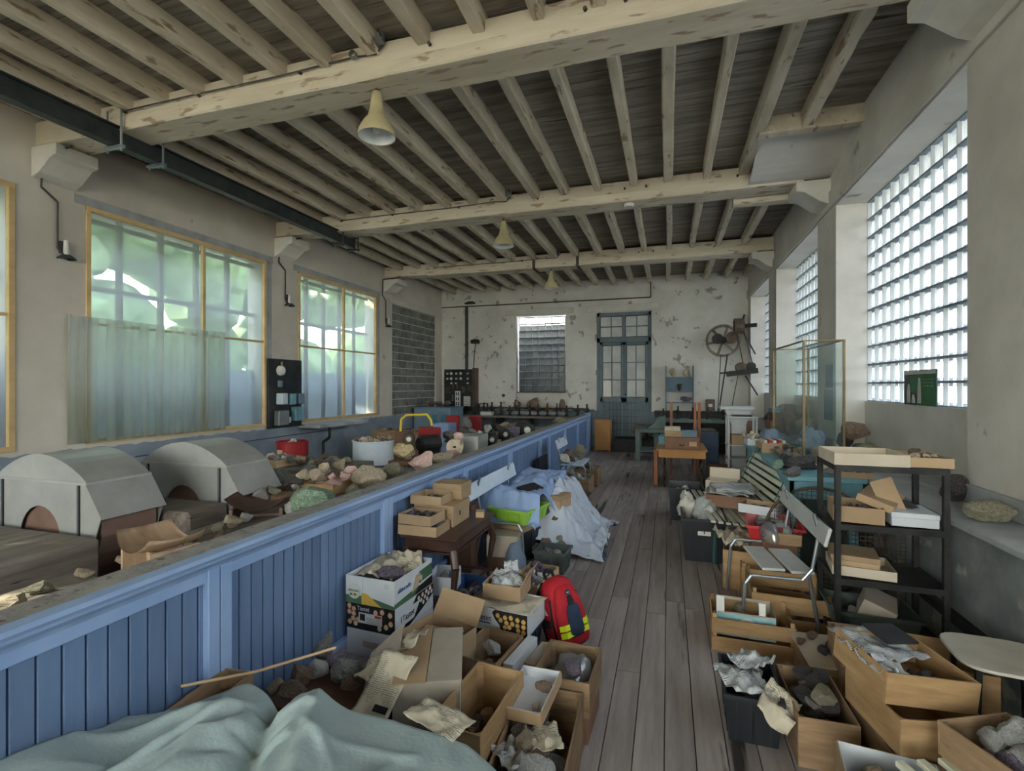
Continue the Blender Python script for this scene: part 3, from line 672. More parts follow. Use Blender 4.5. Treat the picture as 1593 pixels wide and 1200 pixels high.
# ================================================================ rocks
def rock_mesh(seed, cuts=13, lump=0, sub=2):
    r = random.Random(seed); bm = bmesh.new(); bmesh.ops.create_icosphere(bm, subdivisions=sub, radius=1)
    pl = []
    for k in range(cuts):
        n = Vector((r.gauss(0, 1), r.gauss(0, 1), r.gauss(0, 1))).normalized(); pl.append((n, r.uniform(.42, .8)))
    off = Vector((seed*3.1, seed*1.7, 0))
    for v in bm.verts:
        for n, d in pl:
            q = v.co.dot(n)
            if q > d: v.co -= n*(q-d)*.92
        v.co += v.co.normalized()*(noise.noise(v.co*1.6+off)*.12 + noise.noise(v.co*4+off)*.09 + noise.noise(v.co*9+off)*.05)
        if lump: v.co += v.co.normalized()*abs(noise.noise(v.co*5.5+off))*lump
    zs = [v.co.z for v in bm.verts]; xs = [abs(v.co.x) for v in bm.verts]; ys = [abs(v.co.y) for v in bm.verts]
    k = Vector((1/max(xs), 1/max(ys), 2/(max(zs)-min(zs)))); z0 = min(zs)
    for v in bm.verts: v.co = Vector((v.co.x*k.x, v.co.y*k.y, (v.co.z-z0)*k.z))
    me = bpy.data.meshes.new('rock'); bm.to_mesh(me); bm.free()
    me.materials.append(M['rock_grey'])
    if lump:
        for p in me.polygons: p.use_smooth = True
    return me
RM = [rock_mesh(i, sub=3) for i in range(14)]; RL = [rock_mesh(40+i, 3, .35, 3) for i in range(4)]
def rock(x, y, z, sx, sy, sz, kind, label, group=None, rz=None, lump=False, seed=None, tilt=.15, name='rock'):
    me = (RL if lump else RM)[(seed if seed is not None else rnd.randrange(99)) % (4 if lump else 14)]
    o = link(name, me, None, (x, y, z), (rnd.uniform(-tilt, tilt), rnd.uniform(-tilt, tilt), rnd.uniform(0, 6) if rz is None else rz), label, 'rock', group)
    o.scale = (sx/2, sy/2, sz/2)
    o.material_slots[0].link = 'OBJECT'; o.material_slots[0].material = M['rock_'+kind]
    return o
ADJ = dict(grey='grey', dark='blackish', brown='brown', beige='beige', pink='pale pink', green='pale green', white='whitish', violet='purplish', yellow='yellow', olive='olive-grey')
def pile(cx, cy, z0, w, d, rz, n, r0, r1, kinds, where, seed=0, cap=9):
    r = random.Random(seed); pl = []; out = []; cr, sr = math.cos(rz), math.sin(rz)
    for i in range(n):
        a = r.uniform(r0, r1); best = None
        for _ in range(10):
            u = r.uniform(-1, 1)*max(w/2-a*.5, .001); v = r.uniform(-1, 1)*max(d/2-a*.5, .001); z = z0
            for (pu, pv, pz, pa) in pl:
                dd = math.hypot(u-pu, v-pv)
                if dd < (a+pa)*.47: z = max(z, pz+pa*.46*(1-dd/(a+pa)))
            if best is None or z < best[2]: best = (u, v, z)
        u, v, z = best
        if z > z0+cap: continue
        k = kinds[i % len(kinds)]; pl.append((u, v, z, a)); out.append((u, v, z, a, k, r.uniform(.85, 1.25), r.uniform(.8, 1.1), r.uniform(.6, .85), r.randrange(99), r.uniform(0, 6)))
    used = {}
    for (u, v, z, a, k, s1, s2, s3, sd, rr) in out:
        X = cx+u*cr-v*sr; Y = cy+u*sr+v*cr
        fb = 'near' if Y-cy < -d/6 else 'far' if Y-cy > d/6 else 'middle'; lr = 'left' if X-cx < -w/6 else 'right' if X-cx > w/6 else ''
        pos = {'nearleft': 'near left corner', 'nearright': 'near right corner', 'near': 'near side', 'farleft': 'far left corner', 'farright': 'far right corner', 'far': 'far side', 'middleleft': 'left side', 'middleright': 'right side', 'middle': 'centre'}[fb+lr]
        lay = 'upper ' if z > z0+r0*.5 else 'lower '
        cand = ['%s rock %s, %s' % (ADJ[k], where, pos), '%s%s rock %s, %s' % (lay, ADJ[k], where, pos), '%s%s %s rock %s, %s' % (lay, 'larger' if a > (r0+r1)/2 else 'smaller', ADJ[k], where, pos)]
        lab = next((c for c in cand if c not in used), cand[-1]); used[lab] = 1
        rock(X, Y, z, a*s1, a*s2, a*s3, k, lab, 'rocks ' + where, seed=sd, rz=rr)
def rk(px, py, w, h, z, kind, label, lump=False, seed=None, group=None, asp=.8):
    p = onz(px, py, z); sw, sh = psize(w, p), psize(h, p)
    return rock(p.x, p.y, z-sh*.5, sw, sw*asp, sh, kind, label, group, rz=YAW, lump=lump, seed=seed, tilt=.08)

# ================================================================ containers
def carton(name, label, cat, x, y, z, w, d, h, rz=0, m='cardboard', t=.005, group=None, rot=None, inner=None, label2=None, flaps=None, floor=True):
    o = thing(name, label, cat, (x, y, z), rz, group, rot)
    for k, (a, c, e, f) in enumerate(((-w/2, w/2, -d/2, -d/2+t), (-w/2, w/2, d/2-t, d/2), (-w/2, -w/2+t, -d/2+t, d/2-t), (w/2-t, w/2, -d/2+t, d/2-t))):
        B().box(a, c, e, f, 0, h).build('side_panel', m, o, bevel=.001)
    if inner:
        for a, c, e, f in ((-w/2+t, w/2-t, -d/2+t, -d/2+t+.002), (-w/2+t, w/2-t, d/2-t-.002, d/2-t), (-w/2+t, -w/2+t+.002, -d/2+t, d/2-t), (w/2-t-.002, w/2-t, -d/2+t, d/2-t)):
            B().box(a, c, e, f, .005, h+.001).build('lining', inner, o)
    B().box(-w/2+t, w/2-t, -d/2+t, d/2-t, 0, t).build('bottom_panel', inner or m, o)
    if flaps:
        for side, ang in flaps:
            L_ = min(w, d)*.45; c, s = math.cos(ang), math.sin(ang)
            if side == 'l': B().bar((-w/2, 0, h), (-w/2-L_*s, 0, h+L_*c), d, t, (1, 0, .3)).build('flap', m, o)
            if side == 'r': B().bar((w/2, 0, h), (w/2+L_*s, 0, h+L_*c), d, t, (1, 0, .3)).build('flap', m, o)
            if side == 'f': B().bar((0, -d/2, h), (0, -d/2-L_*s, h+L_*c), w, t, (0, 1, .3)).build('flap', m, o)
            if side == 'b': B().bar((0, d/2, h), (0, d/2+L_*s, h+L_*c), w, t, (0, 1, .3)).build('flap', m, o)
    return o
def closed(name, label, cat, x, y, z, w, d, h, rz=0, m='cardboard', group=None, rot=None, lid=True, lm=None):
    o = thing(name, label, cat, (x, y, z), rz, group, rot)
    B().box(-w/2, w/2, -d/2, d/2, 0, h*.995).build('body', m, o, bevel=.003)
    if lid: B().box(-w/2-.003, w/2+.003, -d/2-.003, d/2+.003, h*.62, h).build('lid', lm or m, o, bevel=.003)
    return o
def crate(name, label, x, y, z, w, d, h, rz=0, m='crate_wood', rows=1, gap=0, t=.009, posts=True, tri=False, rot=None, group=None, ends=None):
    o = thing(name, label, 'crate', (x, y, z), rz, group, rot)
    bh = (h-gap*(rows-1))/rows
    for k in range(rows):
        z0 = k*(bh+gap)
        for a, c, e, f in ((-w/2, w/2, -d/2, -d/2+t), (-w/2, w/2, d/2-t, d/2)):
            B().box(a, c, e, f, z0, z0+bh).build('slat' if rows > 1 else 'side_board', m, o, bevel=.0015)
        for a, c in ((-w/2, -w/2+t), (w/2-t, w/2)):
            B().box(a, c, -d/2+t, d/2-t, z0, z0+bh*(1 if not ends else 1)).build('slat' if rows > 1 else 'end_board', m, o, bevel=.0015)
    n = 3
    for k in range(n):
        a = -d/2+t+(d-2*t)*k/n; B().box(-w/2+t, w/2-t, a+.001, a+(d-2*t)/n-.002, .0, .008).build('bottom_board', m, o)
    if posts:
        s = .024
        for sx in (-1, 1):
            for sy in (-1, 1):
                cx, cy = sx*(w/2-t), sy*(d/2-t)
                B().prism([(cx, cy), (cx-sx*s, cy), (cx, cy-sy*s)], 'z', .008, h+(.03 if tri else -.004)).build('corner_post', m, o)
    return o
def tub(name, label, x, y, z, w, d, h, rz=0, m='plastic_black', group=None, rot=None, grid=False, rim=.012):
    o = thing(name, label, 'bin', (x, y, z), rz, group, rot); k = .88; t = .004
    def ring(ww, dd, zz): return [(-ww/2, -dd/2, zz), (ww/2, -dd/2, zz), (ww/2, dd/2, zz), (-ww/2, dd/2, zz)]
    if not grid:
        b = B(); vs = ring(w*k, d*k, 0)+ring(w, d, h)+ring(w-2*t, d-2*t, h)+ring(w*k-2*t, d*k-2*t, t)
        fs = [(3, 2, 1, 0), (12, 13, 14, 15)]
        for r in range(3):
            for i in range(4): fs.append((r*4+i, r*4+(i+1) % 4, r*4+4+(i+1) % 4, r*4+4+i))
        b.add(vs, fs).build('body', m, o)
        for sx in (-1, 1):
            for q in (-.3, 0, .3): B().bar((sx*w*k/2, q*d, .01), (sx*(w/2+.002), q*d, h-.02), .010, .012, (0, 1, 0)).build('rib', m, o)
            for q in (-.3, 0, .3): B().bar((q*w, sx*d*k/2, .01), (q*w, sx*(d/2+.002), h-.02), .012, .010, (1, 0, 0)).build('rib', m, o)
    else:
        b = B().box(-w*k/2, w*k/2, -d*k/2, d*k/2, 0, .008); b.build('base', m, o)
        for side in range(4):
            b = B(); L_ = w if side < 2 else d; nn = int(L_/.035)
            def P(u, v):
                kk = k+(1-k)*v
                if side == 0: return (u*w*kk, -d/2*kk, v*h)
                if side == 1: return (u*w*kk, d/2*kk, v*h)
                if side == 2: return (-w/2*kk, u*d*kk, v*h)
                return (w/2*kk, u*d*kk, v*h)
            for i in range(nn+1): b.bar(P(-.5+i/nn, 0), P(-.5+i/nn, 1), .006)
            for j in range(6): b.bar(P(-.5, j/5), P(.5, j/5), .006)
            b.build('lattice_side', m, o)
    b = B()
    for a, c, e, f in ((-w/2-rim, w/2+rim, -d/2-rim, -d/2), (-w/2-rim, w/2+rim, d/2, d/2+rim), (-w/2-rim, -w/2, -d/2, d/2), (w/2, w/2+rim, -d/2, d/2)): b.box(a, c, e, f, h-.02, h)
    b.build('rim', m, o)
    return o
# crumpled sheet (paper, bag, cloth) with thickness; local grid w x d
def crumple(w, d, amp, seed, n=14, base=None, uvs=True, freq=4, edge=.06, m='newsprint', th=.0015, name='sheet'):
    bm = bmesh.new(); uv = bm.loops.layers.uv.new('UVMap'); g = []
    for j in range(n+1):
        row = []
        for i in range(n+1):
            u, v = i/n-.5, j/n-.5; off = Vector((seed*5.7, seed*2.3, 0))
            x = u*w*(1+edge*noise.noise(Vector((v*3, seed, 0)))); y = v*d*(1+edge*noise.noise(Vector((u*3, seed, 4))))
            q = Vector((u*freq, v*freq*d/w, 0))+off
            z = amp*(noise.noise(q)+.8*abs(noise.noise(q*2.2))+.25*noise.noise(q*5)) + (base(u, v) if base else 0)
            row.append(bm.verts.new((x, y, z)))
        g.append(row)
    for j in range(n):
        for i in range(n):
            f = bm.faces.new((g[j][i], g[j][i+1], g[j+1][i+1], g[j+1][i])); f.smooth = True
            for l, (a, c) in zip(f.loops, ((i, j), (i+1, j), (i+1, j+1), (i, j+1))): l[uv].uv = (a/n*w, c/n*d)
    me = bpy.data.meshes.new(name); bm.to_mesh(me); bm.free(); me.materials.append(M[m]); return me
def paper(x, y, z, w, d, label, rz=0, amp=.03, seed=1, m='newsprint', base=None, rx=0, ry=0, cat='newspaper', name='newspaper', th=.0012, n=14, group=None, freq=4):
    o = link(name, crumple(w, d, amp, seed, n, base, m=m, freq=freq), None, (x, y, z), (rx, ry, rz), label, cat, group)
    s = o.modifiers.new('t', 'SOLIDIFY'); s.thickness = th; s.offset = 0
    return o
def bundle(x, y, z, w, d, h, label, m='cloth_cream', seed=1, cat='bag', name='crumpled_bag', amp=.5, rz=0, sub=3):
    bm = bmesh.new(); bmesh.ops.create_icosphere(bm, subdivisions=sub, radius=1); off = Vector((seed*4.3, 0, seed))
    for v in bm.verts:
        n = v.co.normalized(); v.co += n*(amp*.5*noise.noise(v.co*1.4+off)+amp*.5*abs(noise.noise(v.co*3.1+off))+amp*.12*noise.noise(v.co*8+off))
        if v.co.z < -.5: v.co.z = -.5+(v.co.z+.5)*.15
    zs = [v.co.z for v in bm.verts]; xs = max(abs(v.co.x) for v in bm.verts); ys = max(abs(v.co.y) for v in bm.verts)
    for v in bm.verts: v.co = Vector((v.co.x/xs*w/2, v.co.y/ys*d/2, (v.co.z-min(zs))/(max(zs)-min(zs))*h))
    me = bpy.data.meshes.new(name); bm.to_mesh(me); bm.free(); me.materials.append(M[m])
    for p in me.polygons: p.use_smooth = True
    return link(name, me, None, (x, y, z), (0, 0, rz), label, cat)
# draped cloth: heights over a plan rectangle
def drape(name, label, x0, x1, y0, y1, hf, m, nx=60, ny=60, cat='cloth', seed=1, edge=.05, th=.004):
    bm = bmesh.new(); g = []
    for j in range(ny+1):
        row = []
        for i in range(nx+1):
            u, v = i/nx, j/ny
            x = x0+(x1-x0)*u; y = y0+(y1-y0)*v
            x += edge*noise.noise(Vector((y*3, seed, 1)))*(2*abs(u-.5)); y += edge*noise.noise(Vector((x*3, seed, 5)))*(2*abs(v-.5))
            row.append(bm.verts.new((x, y, hf(x, y))))
        g.append(row)
    for j in range(ny):
        for i in range(nx):
            f = bm.faces.new((g[j][i], g[j][i+1], g[j+1][i+1], g[j+1][i])); f.smooth = True
    me = bpy.data.meshes.new(name); bm.to_mesh(me); bm.free(); me.materials.append(M[m])
    o = link(name, me, None, label=label, cat=cat); s = o.modifiers.new('t', 'SOLIDIFY'); s.thickness = th; s.offset = 1
    return o
def sstep(a, b, x):
    t = min(1, max(0, (x-a)/(b-a))); return t*t*(3-2*t)

# ================================================================ LEFT OF THE AISLE, near
# green dust sheet
CR = []
_r = random.Random(4)
for (cx_, cy_), n_ in (((-1.60, 1.58), 9), ((-1.30, 1.64), 13), ((-.9, 1.6), 6), ((-.7, 1.2), 5)):
    for k in range(n_):
        a_ = _r.uniform(-2.9, -.2); CR.append((cx_+_r.uniform(-.1, .1), cy_-_r.uniform(0, .15), math.cos(a_), math.sin(a_), _r.uniform(.3, .9), _r.uniform(.008, .02), _r.choice((1, 1, -1))*_r.uniform(.008, .02)))
def hgreen(x, y):
    far = 1.44+.20*sstep(-2.0, -1.6, x)+.08*sstep(-1.5, -1.0, x)-.10*sstep(-.75, -.5, x)
    h = .44+.02*math.sin(x*3) + .13*sstep(-1.7, -2.0, x)*sstep(1.5, 1.0, y)
    h += .075*math.exp(-(abs(x+1.62-.25*(1.6-y))/.15)**1.4)*sstep(.5, 1.5, y) + .095*math.exp(-(abs(x+1.31-.45*(1.66-y))/.12)**1.3)*sstep(.5, 1.6, y)
    h -= .07*math.exp(-((x+1.46-.40*(1.6-y))/.05)**2)*sstep(.3, 1.2, y)
    xw, yw = x+.03*noise.noise(Vector((x*6, y*6, 1))), y+.03*noise.noise(Vector((x*6, y*6, 5)))
    for cx_, cy_, dx_, dy_, l_, w_, a_ in CR:
        u = (xw-cx_)*dx_+(yw-cy_)*dy_
        if 0 < u < l_:
            v = abs((xw-cx_)*dy_-(yw-cy_)*dx_); s_ = w_*(1+2*u/l_)
            if v < 4*s_: h += a_*math.exp(-(v/s_)**1.3)*min(1, u/.05)*min(1, (l_-u)/.15)
    q = Vector((x*1.2+y*.8, y*.5-x*.2, 3.3)); h += .03*(.5-abs(noise.noise(q*2.6))) + .006*noise.noise(Vector((x*14, y*11, 2)))
    h -= .42*sstep(far-.015, far+.12, y)
    h -= .38*sstep(-.56, -.44, x+.05*noise.noise(Vector((y*5, 0, 0))))
    return max(h, .03)
drape('dust_sheet', 'pale green dust sheet draped over the heap beside the blue partition', -1.98, -.42, -.6, 1.84, hgreen, 'sheet_green', 170, 230, seed=2, edge=.04)
# white banana boxes stack
x, y, w, d, a = fit(.5, (542, 895), (618, 912), (666, 873), (606, 859)); y += .0
sw = .372; sd = .47; zz = .167; x = -1.81; a = -.07; y = 3.04
o3 = carton('fruit_box', 'plain white cardboard fruit box at the bottom of the stack by the partition', 'box', x, y, 0, sw, sd, zz, a, 'carton_white')
B().box(-.06, .06, -sd/2-.0012, -sd/2, .06, .10).build('tape_patch', 'cardboard_pale', o3)
o2 = carton('fruit_box', 'black and white apple box printed Tastet, second in the stack by the partition', 'box', x, y, zz+.002, sw, sd, zz, a, 'carton_white')
def panel(o, pts, m, name='printed_area'):   # pts on the front face (x, z) or on the right face
    return B().prism(pts, 'y', -sd/2-.0015, -sd/2-.0002).build(name, m, o)
def rpanel(o, pts, m, name='printed_area'): return B().prism(pts, 'x', sw/2+.0002, sw/2+.0015).build(name, m, o)
panel(o2, [(-sw/2, .002), (sw/2, .002), (sw/2, zz-.002), (-sw/2, zz-.002)], 'print_black')
def apples(o, pts, r, face, m, off):
    for (u, v) in pts:
        if face == 'f': B().lathe([(0, -off-.0010), (r, -off-.0006), (r, -off)], (u, 0, v), 14, 'y').build('printed_apple', m, o); B().box(u-r*.5, u+r*.7, -off-.0012, -off, v+r, v+r*1.25).build('printed_stalk', 'print_red', o)
        else: B().lathe([(r, off), (r, off+.0006), (0, off+.001)], (0, u, v), 14, 'x').build('printed_apple', m, o); B().box(off, off+.0012, u-r*.5, u+r*.5, v+r, v+r*1.25).build('printed_stalk', 'print_red', o)
apples(o2, [(-.165, .142), (-.13, .126), (-.165, .104), (-.13, .095), (-.16, .04), (-.135, .065), (-.10, .06), (-.115, .035), (.04, .125), (.09, .135), (.15, .125), (.155, .07), (.12, .045), (.07, .028)], .0165, 'f', 'apple_cream', sd/2+.0015)
text('Tastet', o2, (-.055, -sd/2-.003, .137), (PI/2, 0, 0), .038, 'carton_white')
panel(o2, [(-.09, .045), (.09, .045), (.09, .112), (-.09, .112)], 'white_paint', 'label').location.y = -.002
B().box(.035, .085, -sd/2-.0045, -sd/2-.0035, .092, .108).build('red_stripe', 'print_red', o2)
B().box(-.08, -.04, -sd/2-.0045, -sd/2-.0035, .062, .104).build('portrait_patch', 'print_black', o2)
for k in range(4): B().box(-.03, .085, -sd/2-.0045, -sd/2-.0038, .052+.01*k, .054+.01*k).build('small_print', 'cable', o2)
rpanel(o2, [(-.10, .05), (.02, .167), (.235, .167), (.235, .10), (.10, .05), (-.06, .002), (-.14, .002)], 'print_black')
rpanel(o2, [(-.235, .03), (-.02, .03), (.06, .12), (-.235, .12)], 'carton_white', 'white_area').location.x = .001
text("1Tastet", o2, (sw/2+.004, -.10, .075), (PI/2, 0, PI/2), .055, 'print_black')
apples(o2, [(.04, .135), (.07, .11), (.09, .14), (.12, .115), (.14, .145), (.17, .12), (.19, .148), (.21, .12), (.10, .085), (.15, .09)], .014, 'r', 'porcelain', sw/2+.0015)
o1 = carton('fruit_box', 'white and green fruit box filled with wrapped rocks, topmost of the stack by the partition', 'box', x-.003, y-.01, 2*zz+.004, sw, sd, zz+.01, a+.01, 'carton_white', inner=None)
panel(o1, [(-sw/2, .002), (sw/2, .002), (sw/2, .02), (.05, .045), (-.05, .055), (-sw/2, .05)], 'carton_green')
panel(o1, [(-.06, .003), (.09, .003), (.03, .04), (-.02, .072), (-.06, .075)], 'carton_yellow').location.y = -.0008
B().lathe([(0, -sd/2-.004), (.048, -sd/2-.003), (.048, -sd/2)], (-.118, 0, .078), 22, 'y').build('oval_badge', 'white_paint', o1)
text('slimcado', o1, (-.118, -sd/2-.006, .085), (PI/2, 0, 0), .024, 'carton_green')
for k in range(4): B().lathe([(0, -sd/2-.0045), (.009, -sd/2-.004)], (-.142+.016*k, 0, .058), 8, 'y').build('printed_fruit', 'apple_yellow' if k % 2 else 'carton_green', o1)
B().box(-.055, -.05, -sd/2-.002, -sd/2, .0, .175).build('tape_strip', 'white_paint', o1)
B().lathe([(.012, -sd/2-.002), (.010, -sd/2-.002)], (.13, 0, .14), 14, 'y').build('round_mark', 'cable', o1)
rpanel(o1, [(-.235, .002), (.06, .002), (.06, .05), (-.235, .03)], 'carton_green'); rpanel(o1, [(.04, .06), (.235, .07), (.235, .15), (.06, .14)], 'carton_green'); rpanel(o1, [(-.03, .03), (.05, .05), (.08, .13), (.02, .13)], 'apple_cream').location.x = .0006
text('slimcado', o1, (sw/2+.003, -.12, .10), (PI/2, 0, PI/2), .045, 'print_blue')
rpanel(o1, [(.0, .002), (.235, .002), (.235, .06), (.06, .045)], 'print_black', 'hand_hole').location.x = .001
rz1 = 2*zz+.05
paper(x-.08, y+.02, rz1+.08, .26, .40, 'crumpled yellowed newspaper in the top white fruit box', .2, .05, 3, base=lambda u, v: .05*(1-4*u*u))
paper(x+.07, y+.09, rz1+.10, .2, .24, 'folded newspaper sheet standing in the top white fruit box', .5, .05, 8, rx=.6)
rock(x+.04, y-.10, rz1+.07, .20, .13, .09, 'violet', 'purplish crystal crust lying in the top white fruit box', lump=True, seed=1)
pile(x, y+.1, 2*zz+.02, .28, .3, a, 8, .08, .13, ['violet', 'brown'], 'inside the top white fruit box', 5)

# big opened carton, lying askew
x, y, z = -1.12, 2.30, 0
fx, fy, fw, fd, fa = fit(.42, (598, 1064), (702, 1060), (727, 973), (640, 990))
b1 = closed('moving_box', 'large brown carton with a pale side lying beside the white fruit boxes', 'box', fx, fy, 0, fw, fd, .42, fa, 'cardboard_grey', lid=False)
B().box(fw/2, fw/2+.004, -fd/2, fd/2, .0, .42).build('pale_side', 'carton_white', b1)
B().box(-fw/2, -.002, -fd/2-.01, fd/2+.01, .42, .426).build('flap', 'cardboard', b1); B().box(.002, fw/2+.01, -fd/2-.01, fd/2+.01, .421, .428).build('flap', 'cardboard_grey', b1)
B().bar((-fw/2, 0, .42), (-fw/2-.17, .02, .26), fd, .006, (1, 0, .3)).build('flap', 'cardboard_grey', b1)
paper(fx-.20, fy-.02, .40, .20, .36, 'crumpled yellowed newspaper hanging over the large brown carton', -.5, .03, 5, rx=.3, ry=-.35)
paper(fx-.09, fy-fd/2-.03, .40, .18, .30, 'newspaper page with small adverts draped over the large brown carton', -.12, .012, 9, rx=.6)
B().ob((0, 0, 0), (.07, .028, .003)).build('black_print', 'print_black', bpy.data.objects['newspaper.003'] if 'newspaper.003' in bpy.data.objects else None).location = (.05, -.10, .022)
paper(-.86, 1.80, .44, .26, .14, 'folded newspaper page lying at the edge of the green sheet', -.3, .015, 11)
# small wooden tray + stick by the partition
c = crate('wooden_tray', 'small wooden tray lying between green sheet and blue partition', -1.93, 1.72, .30, .16, .34, .10, .1, 'crate_wood')
closed('wooden_block', 'dark wooden box supporting the small tray by the partition', 'box', -1.92, 1.72, 0, .2, .4, .30, .1, 'box_brown')
B().tube([onz(282, 1068, .45), onz(400, 1045, .46), onz(522, 1008, .48)], .007, 6).build('wooden_stick', 'crate_pale', label='thin wooden stick leaning along the blue partition', cat='stick')
for i, (px, py, w, h, k, lab) in enumerate(((470, 1052, 36, 28, 'brown', 'brown rounded rock beside the partition behind the green sheet'), (497, 1040, 30, 24, 'white', 'whitish crystal rock lying behind the green sheet'),
        (520, 1030, 34, 30, 'violet', 'dusky violet rock against the bottom white fruit box'), (542, 1042, 44, 28, 'grey', 'bluish grey rock between white box and large brown carton'),
        (505, 1012, 26, 44, 'grey', 'upright grey rock leaning on the partition by the fruit boxes'), (455, 1075, 40, 22, 'brown', 'brown flat rock in the gap behind the green sheet'), (430, 1068, 26, 20, 'beige', 'beige rock in the gap behind the green sheet'),
        (545, 1066, 30, 20, 'brown', 'reddish brown rock below the hanging newspaper'))):
    rk(px, py, w*1.15, h*1.2, .30, k, lab)
closed('covered_box', 'low wooden box carrying the rocks behind the green sheet', 'box', -1.58, 2.13, 0, .58, .40, .24, 0, 'box_brown', lid=False)

# near crates c, d, e, f
c1 = crate('wooden_crate', 'tall orange-brown wooden crate beside the large brown carton', -.80, 2.08, .12, .24, .48, .26, -.08, 'crate_orange')
B().box(.1205, .1215, -.22, .0, .01, .12).build('blue_sticker', 'print_blue', c1); B().box(.1215, .1222, -.19, -.10, .03, .07).build('red_sticker', 'print_red', c1)
closed('wooden_block', 'brown wooden box beneath the tall orange-brown crate', 'box', -.80, 2.1, 0, .22, .42, .12, -.08, 'box_brown', lid=False)
pile(-.80, 2.1, .13, .19, .40, 0, 9, .06, .10, ['violet', 'beige', 'grey'], 'in the tall orange-brown crate', 12)
crate('cigar_box', 'small wooden box inside the tall orange-brown crate', -.82, 1.93, .24, .10, .10, .06, .1, 'crate_wood')
xd, yd, wd, dd, ad = fit(.28, (782, 1140), (878, 1155), (899, 1068), (806, 1095))
c2 = crate('wooden_crate', 'long wooden crate of wrapped stones nearest the aisle floor', -.53, 2.10, 0, .30, .60, .27, .03, 'crate_wood')
pile(-.53, 2.02, .13, .25, .42, 0, 16, .07, .13, ['grey', 'dark', 'white', 'beige'], 'in the long crate by the aisle', 13)
paper(-.50, 2.05, .27, .14, .16, 'crumpled newsprint around a stone in the long crate', .4, .03, 21, m='newsprint', n=10)
paper(-.60, 1.93, .26, .12, .16, 'crumpled blue-white paper in the long crate by the aisle', .9, .03, 23, m='newsprint_grey', n=10)
t1 = carton('cardboard_tray', 'white-bottomed cardboard tray holding one brown mineral cluster', 'tray', -.60, 2.24, .30, .20, .30, .055, -.10, 'cardboard', inner='carton_white')
t1.rotation_euler = (.10, -.06, -.10)
rock(-.555, 2.27, .315, .085, .08, .07, 'brown', 'brown mineral cluster in the white-bottomed tray', lump=True, seed=2)
rock(-.56, 2.15, .31, .04, .04, .03, 'beige', 'small beige mineral in the white-bottomed tray', lump=True, seed=1)
c3 = crate('wooden_crate', 'wooden crate with a clear plastic bag of crystals behind the long crate', -.50, 2.60, .14, .29, .36, .17, -.04, 'crate_wood')
closed('wooden_block', 'brown box beneath the crate holding the clear plastic bag', 'box', -.5, 2.6, 0, .27, .32, .14, -.04, 'box_brown', lid=False)
bundle(-.47, 2.60, .16, .22, .26, .18, 'clear plastic bag of white crystals in the crate behind the long crate', 'poly_bag', 5, amp=.7)
pile(-.47, 2.58, .16, .16, .22, 0, 6, .07, .11, ['white', 'violet'], 'inside the clear plastic bag', 15)
rock(-.60, 2.66, .16, .08, .08, .08, 'grey', 'grey stone left of the clear plastic bag')
# crates with shells behind
crate('wooden_crate', 'wooden crate with striped shell beside the dark blue lattice bin', -.98, 2.72, 0, .26, .36, .26, -.15, 'crate_wood')
closed('carton_insert', 'white carton standing between shell crate and lattice bin', 'box', -.80, 2.74, 0, .06, .34, .25, -.15, 'carton_white', lid=False)
carton('cardboard_box', 'low pale open carton beside the shell crate', 'box', -.69, 2.82, 0, .12, .26, .2, -.15, 'cardboard_pale')
rock(-.97, 2.72, .20, .15, .10, .07, 'white', 'striped white shell in the crate beside the lattice bin', seed=3)
pile(-.98, 2.70, .1, .2, .3, 0, 7, .06, .1, ['beige', 'grey'], 'in the shell crate', 16)
pile(-.67, 2.45, .0, .12, .14, 0, 3, .1, .14, ['grey', 'dark'], 'between the crates by the aisle', 17)
bundle(-.69, 2.42, .18, .1, .16, .14, 'grey crumpled plastic bag between the crates', 'bag_grey', 8)
carton('cardboard_box', 'open brown carton with rolled paper behind the large brown carton', 'box', -1.28, 2.62, 0, .34, .34, .34, -.3, 'cardboard', flaps=[('b', .6)])
rock(-1.25, 2.60, .30, .10, .08, .07, 'grey', 'grey stone in the carton behind the large brown one', seed=5); B().box(-1.4, -1.15, 2.5, 2.75, .0, .3).build('packing_block', 'cardboard', label='brown packing inside the carton behind the large one', cat='packing')
carton('cardboard_tray', 'half-hidden cardboard tray with violet stones right under the bottom right sheet edge', 'tray', -.52, 1.52, 0, .34, .30, .16, .1, 'carton_white')
pile(-.52, 1.55, .05, .28, .24, 0, 8, .08, .12, ['violet', 'grey'], 'in the tray at the right edge of the green sheet', 18)

# dark side table with boxes
TX0, TX1, TY0, TY1, TZ = -1.93, -1.50, 3.40, 4.22, .62
t = thing('side_table', 'dark carved wooden side table standing against the blue partition', 'table', ((TX0+TX1)/2, (TY0+TY1)/2, 0))
hw, hd = (TX1-TX0)/2, (TY1-TY0)/2
B().box(-hw-.02, hw+.02, -hd-.02, hd+.02, TZ-.025, TZ).build('table_top', 'dark_furniture', t, bevel=.006)
for a, c, e, f in ((-hw+.02, hw-.02, -hd+.01, -hd+.03), (-hw+.02, hw-.02, hd-.03, hd-.01), (-hw+.01, -hw+.03, -hd+.02, hd-.02), (hw-.03, hw-.01, -hd+.02, hd-.02)):
    B().box(a, c, e, f, TZ-.11, TZ-.025).build('apron', 'dark_furniture', t, bevel=.004)
B().box(hw-.012, hw-.004, -hd+.15, hd-.15, TZ-.085, TZ-.04).build('drawer', 'dark_furniture', t, bevel=.003)
B().box(-hw, hw, -hd-.005, hd+.005, TZ-.125, TZ-.112).build('moulding', 'dark_furniture', t)
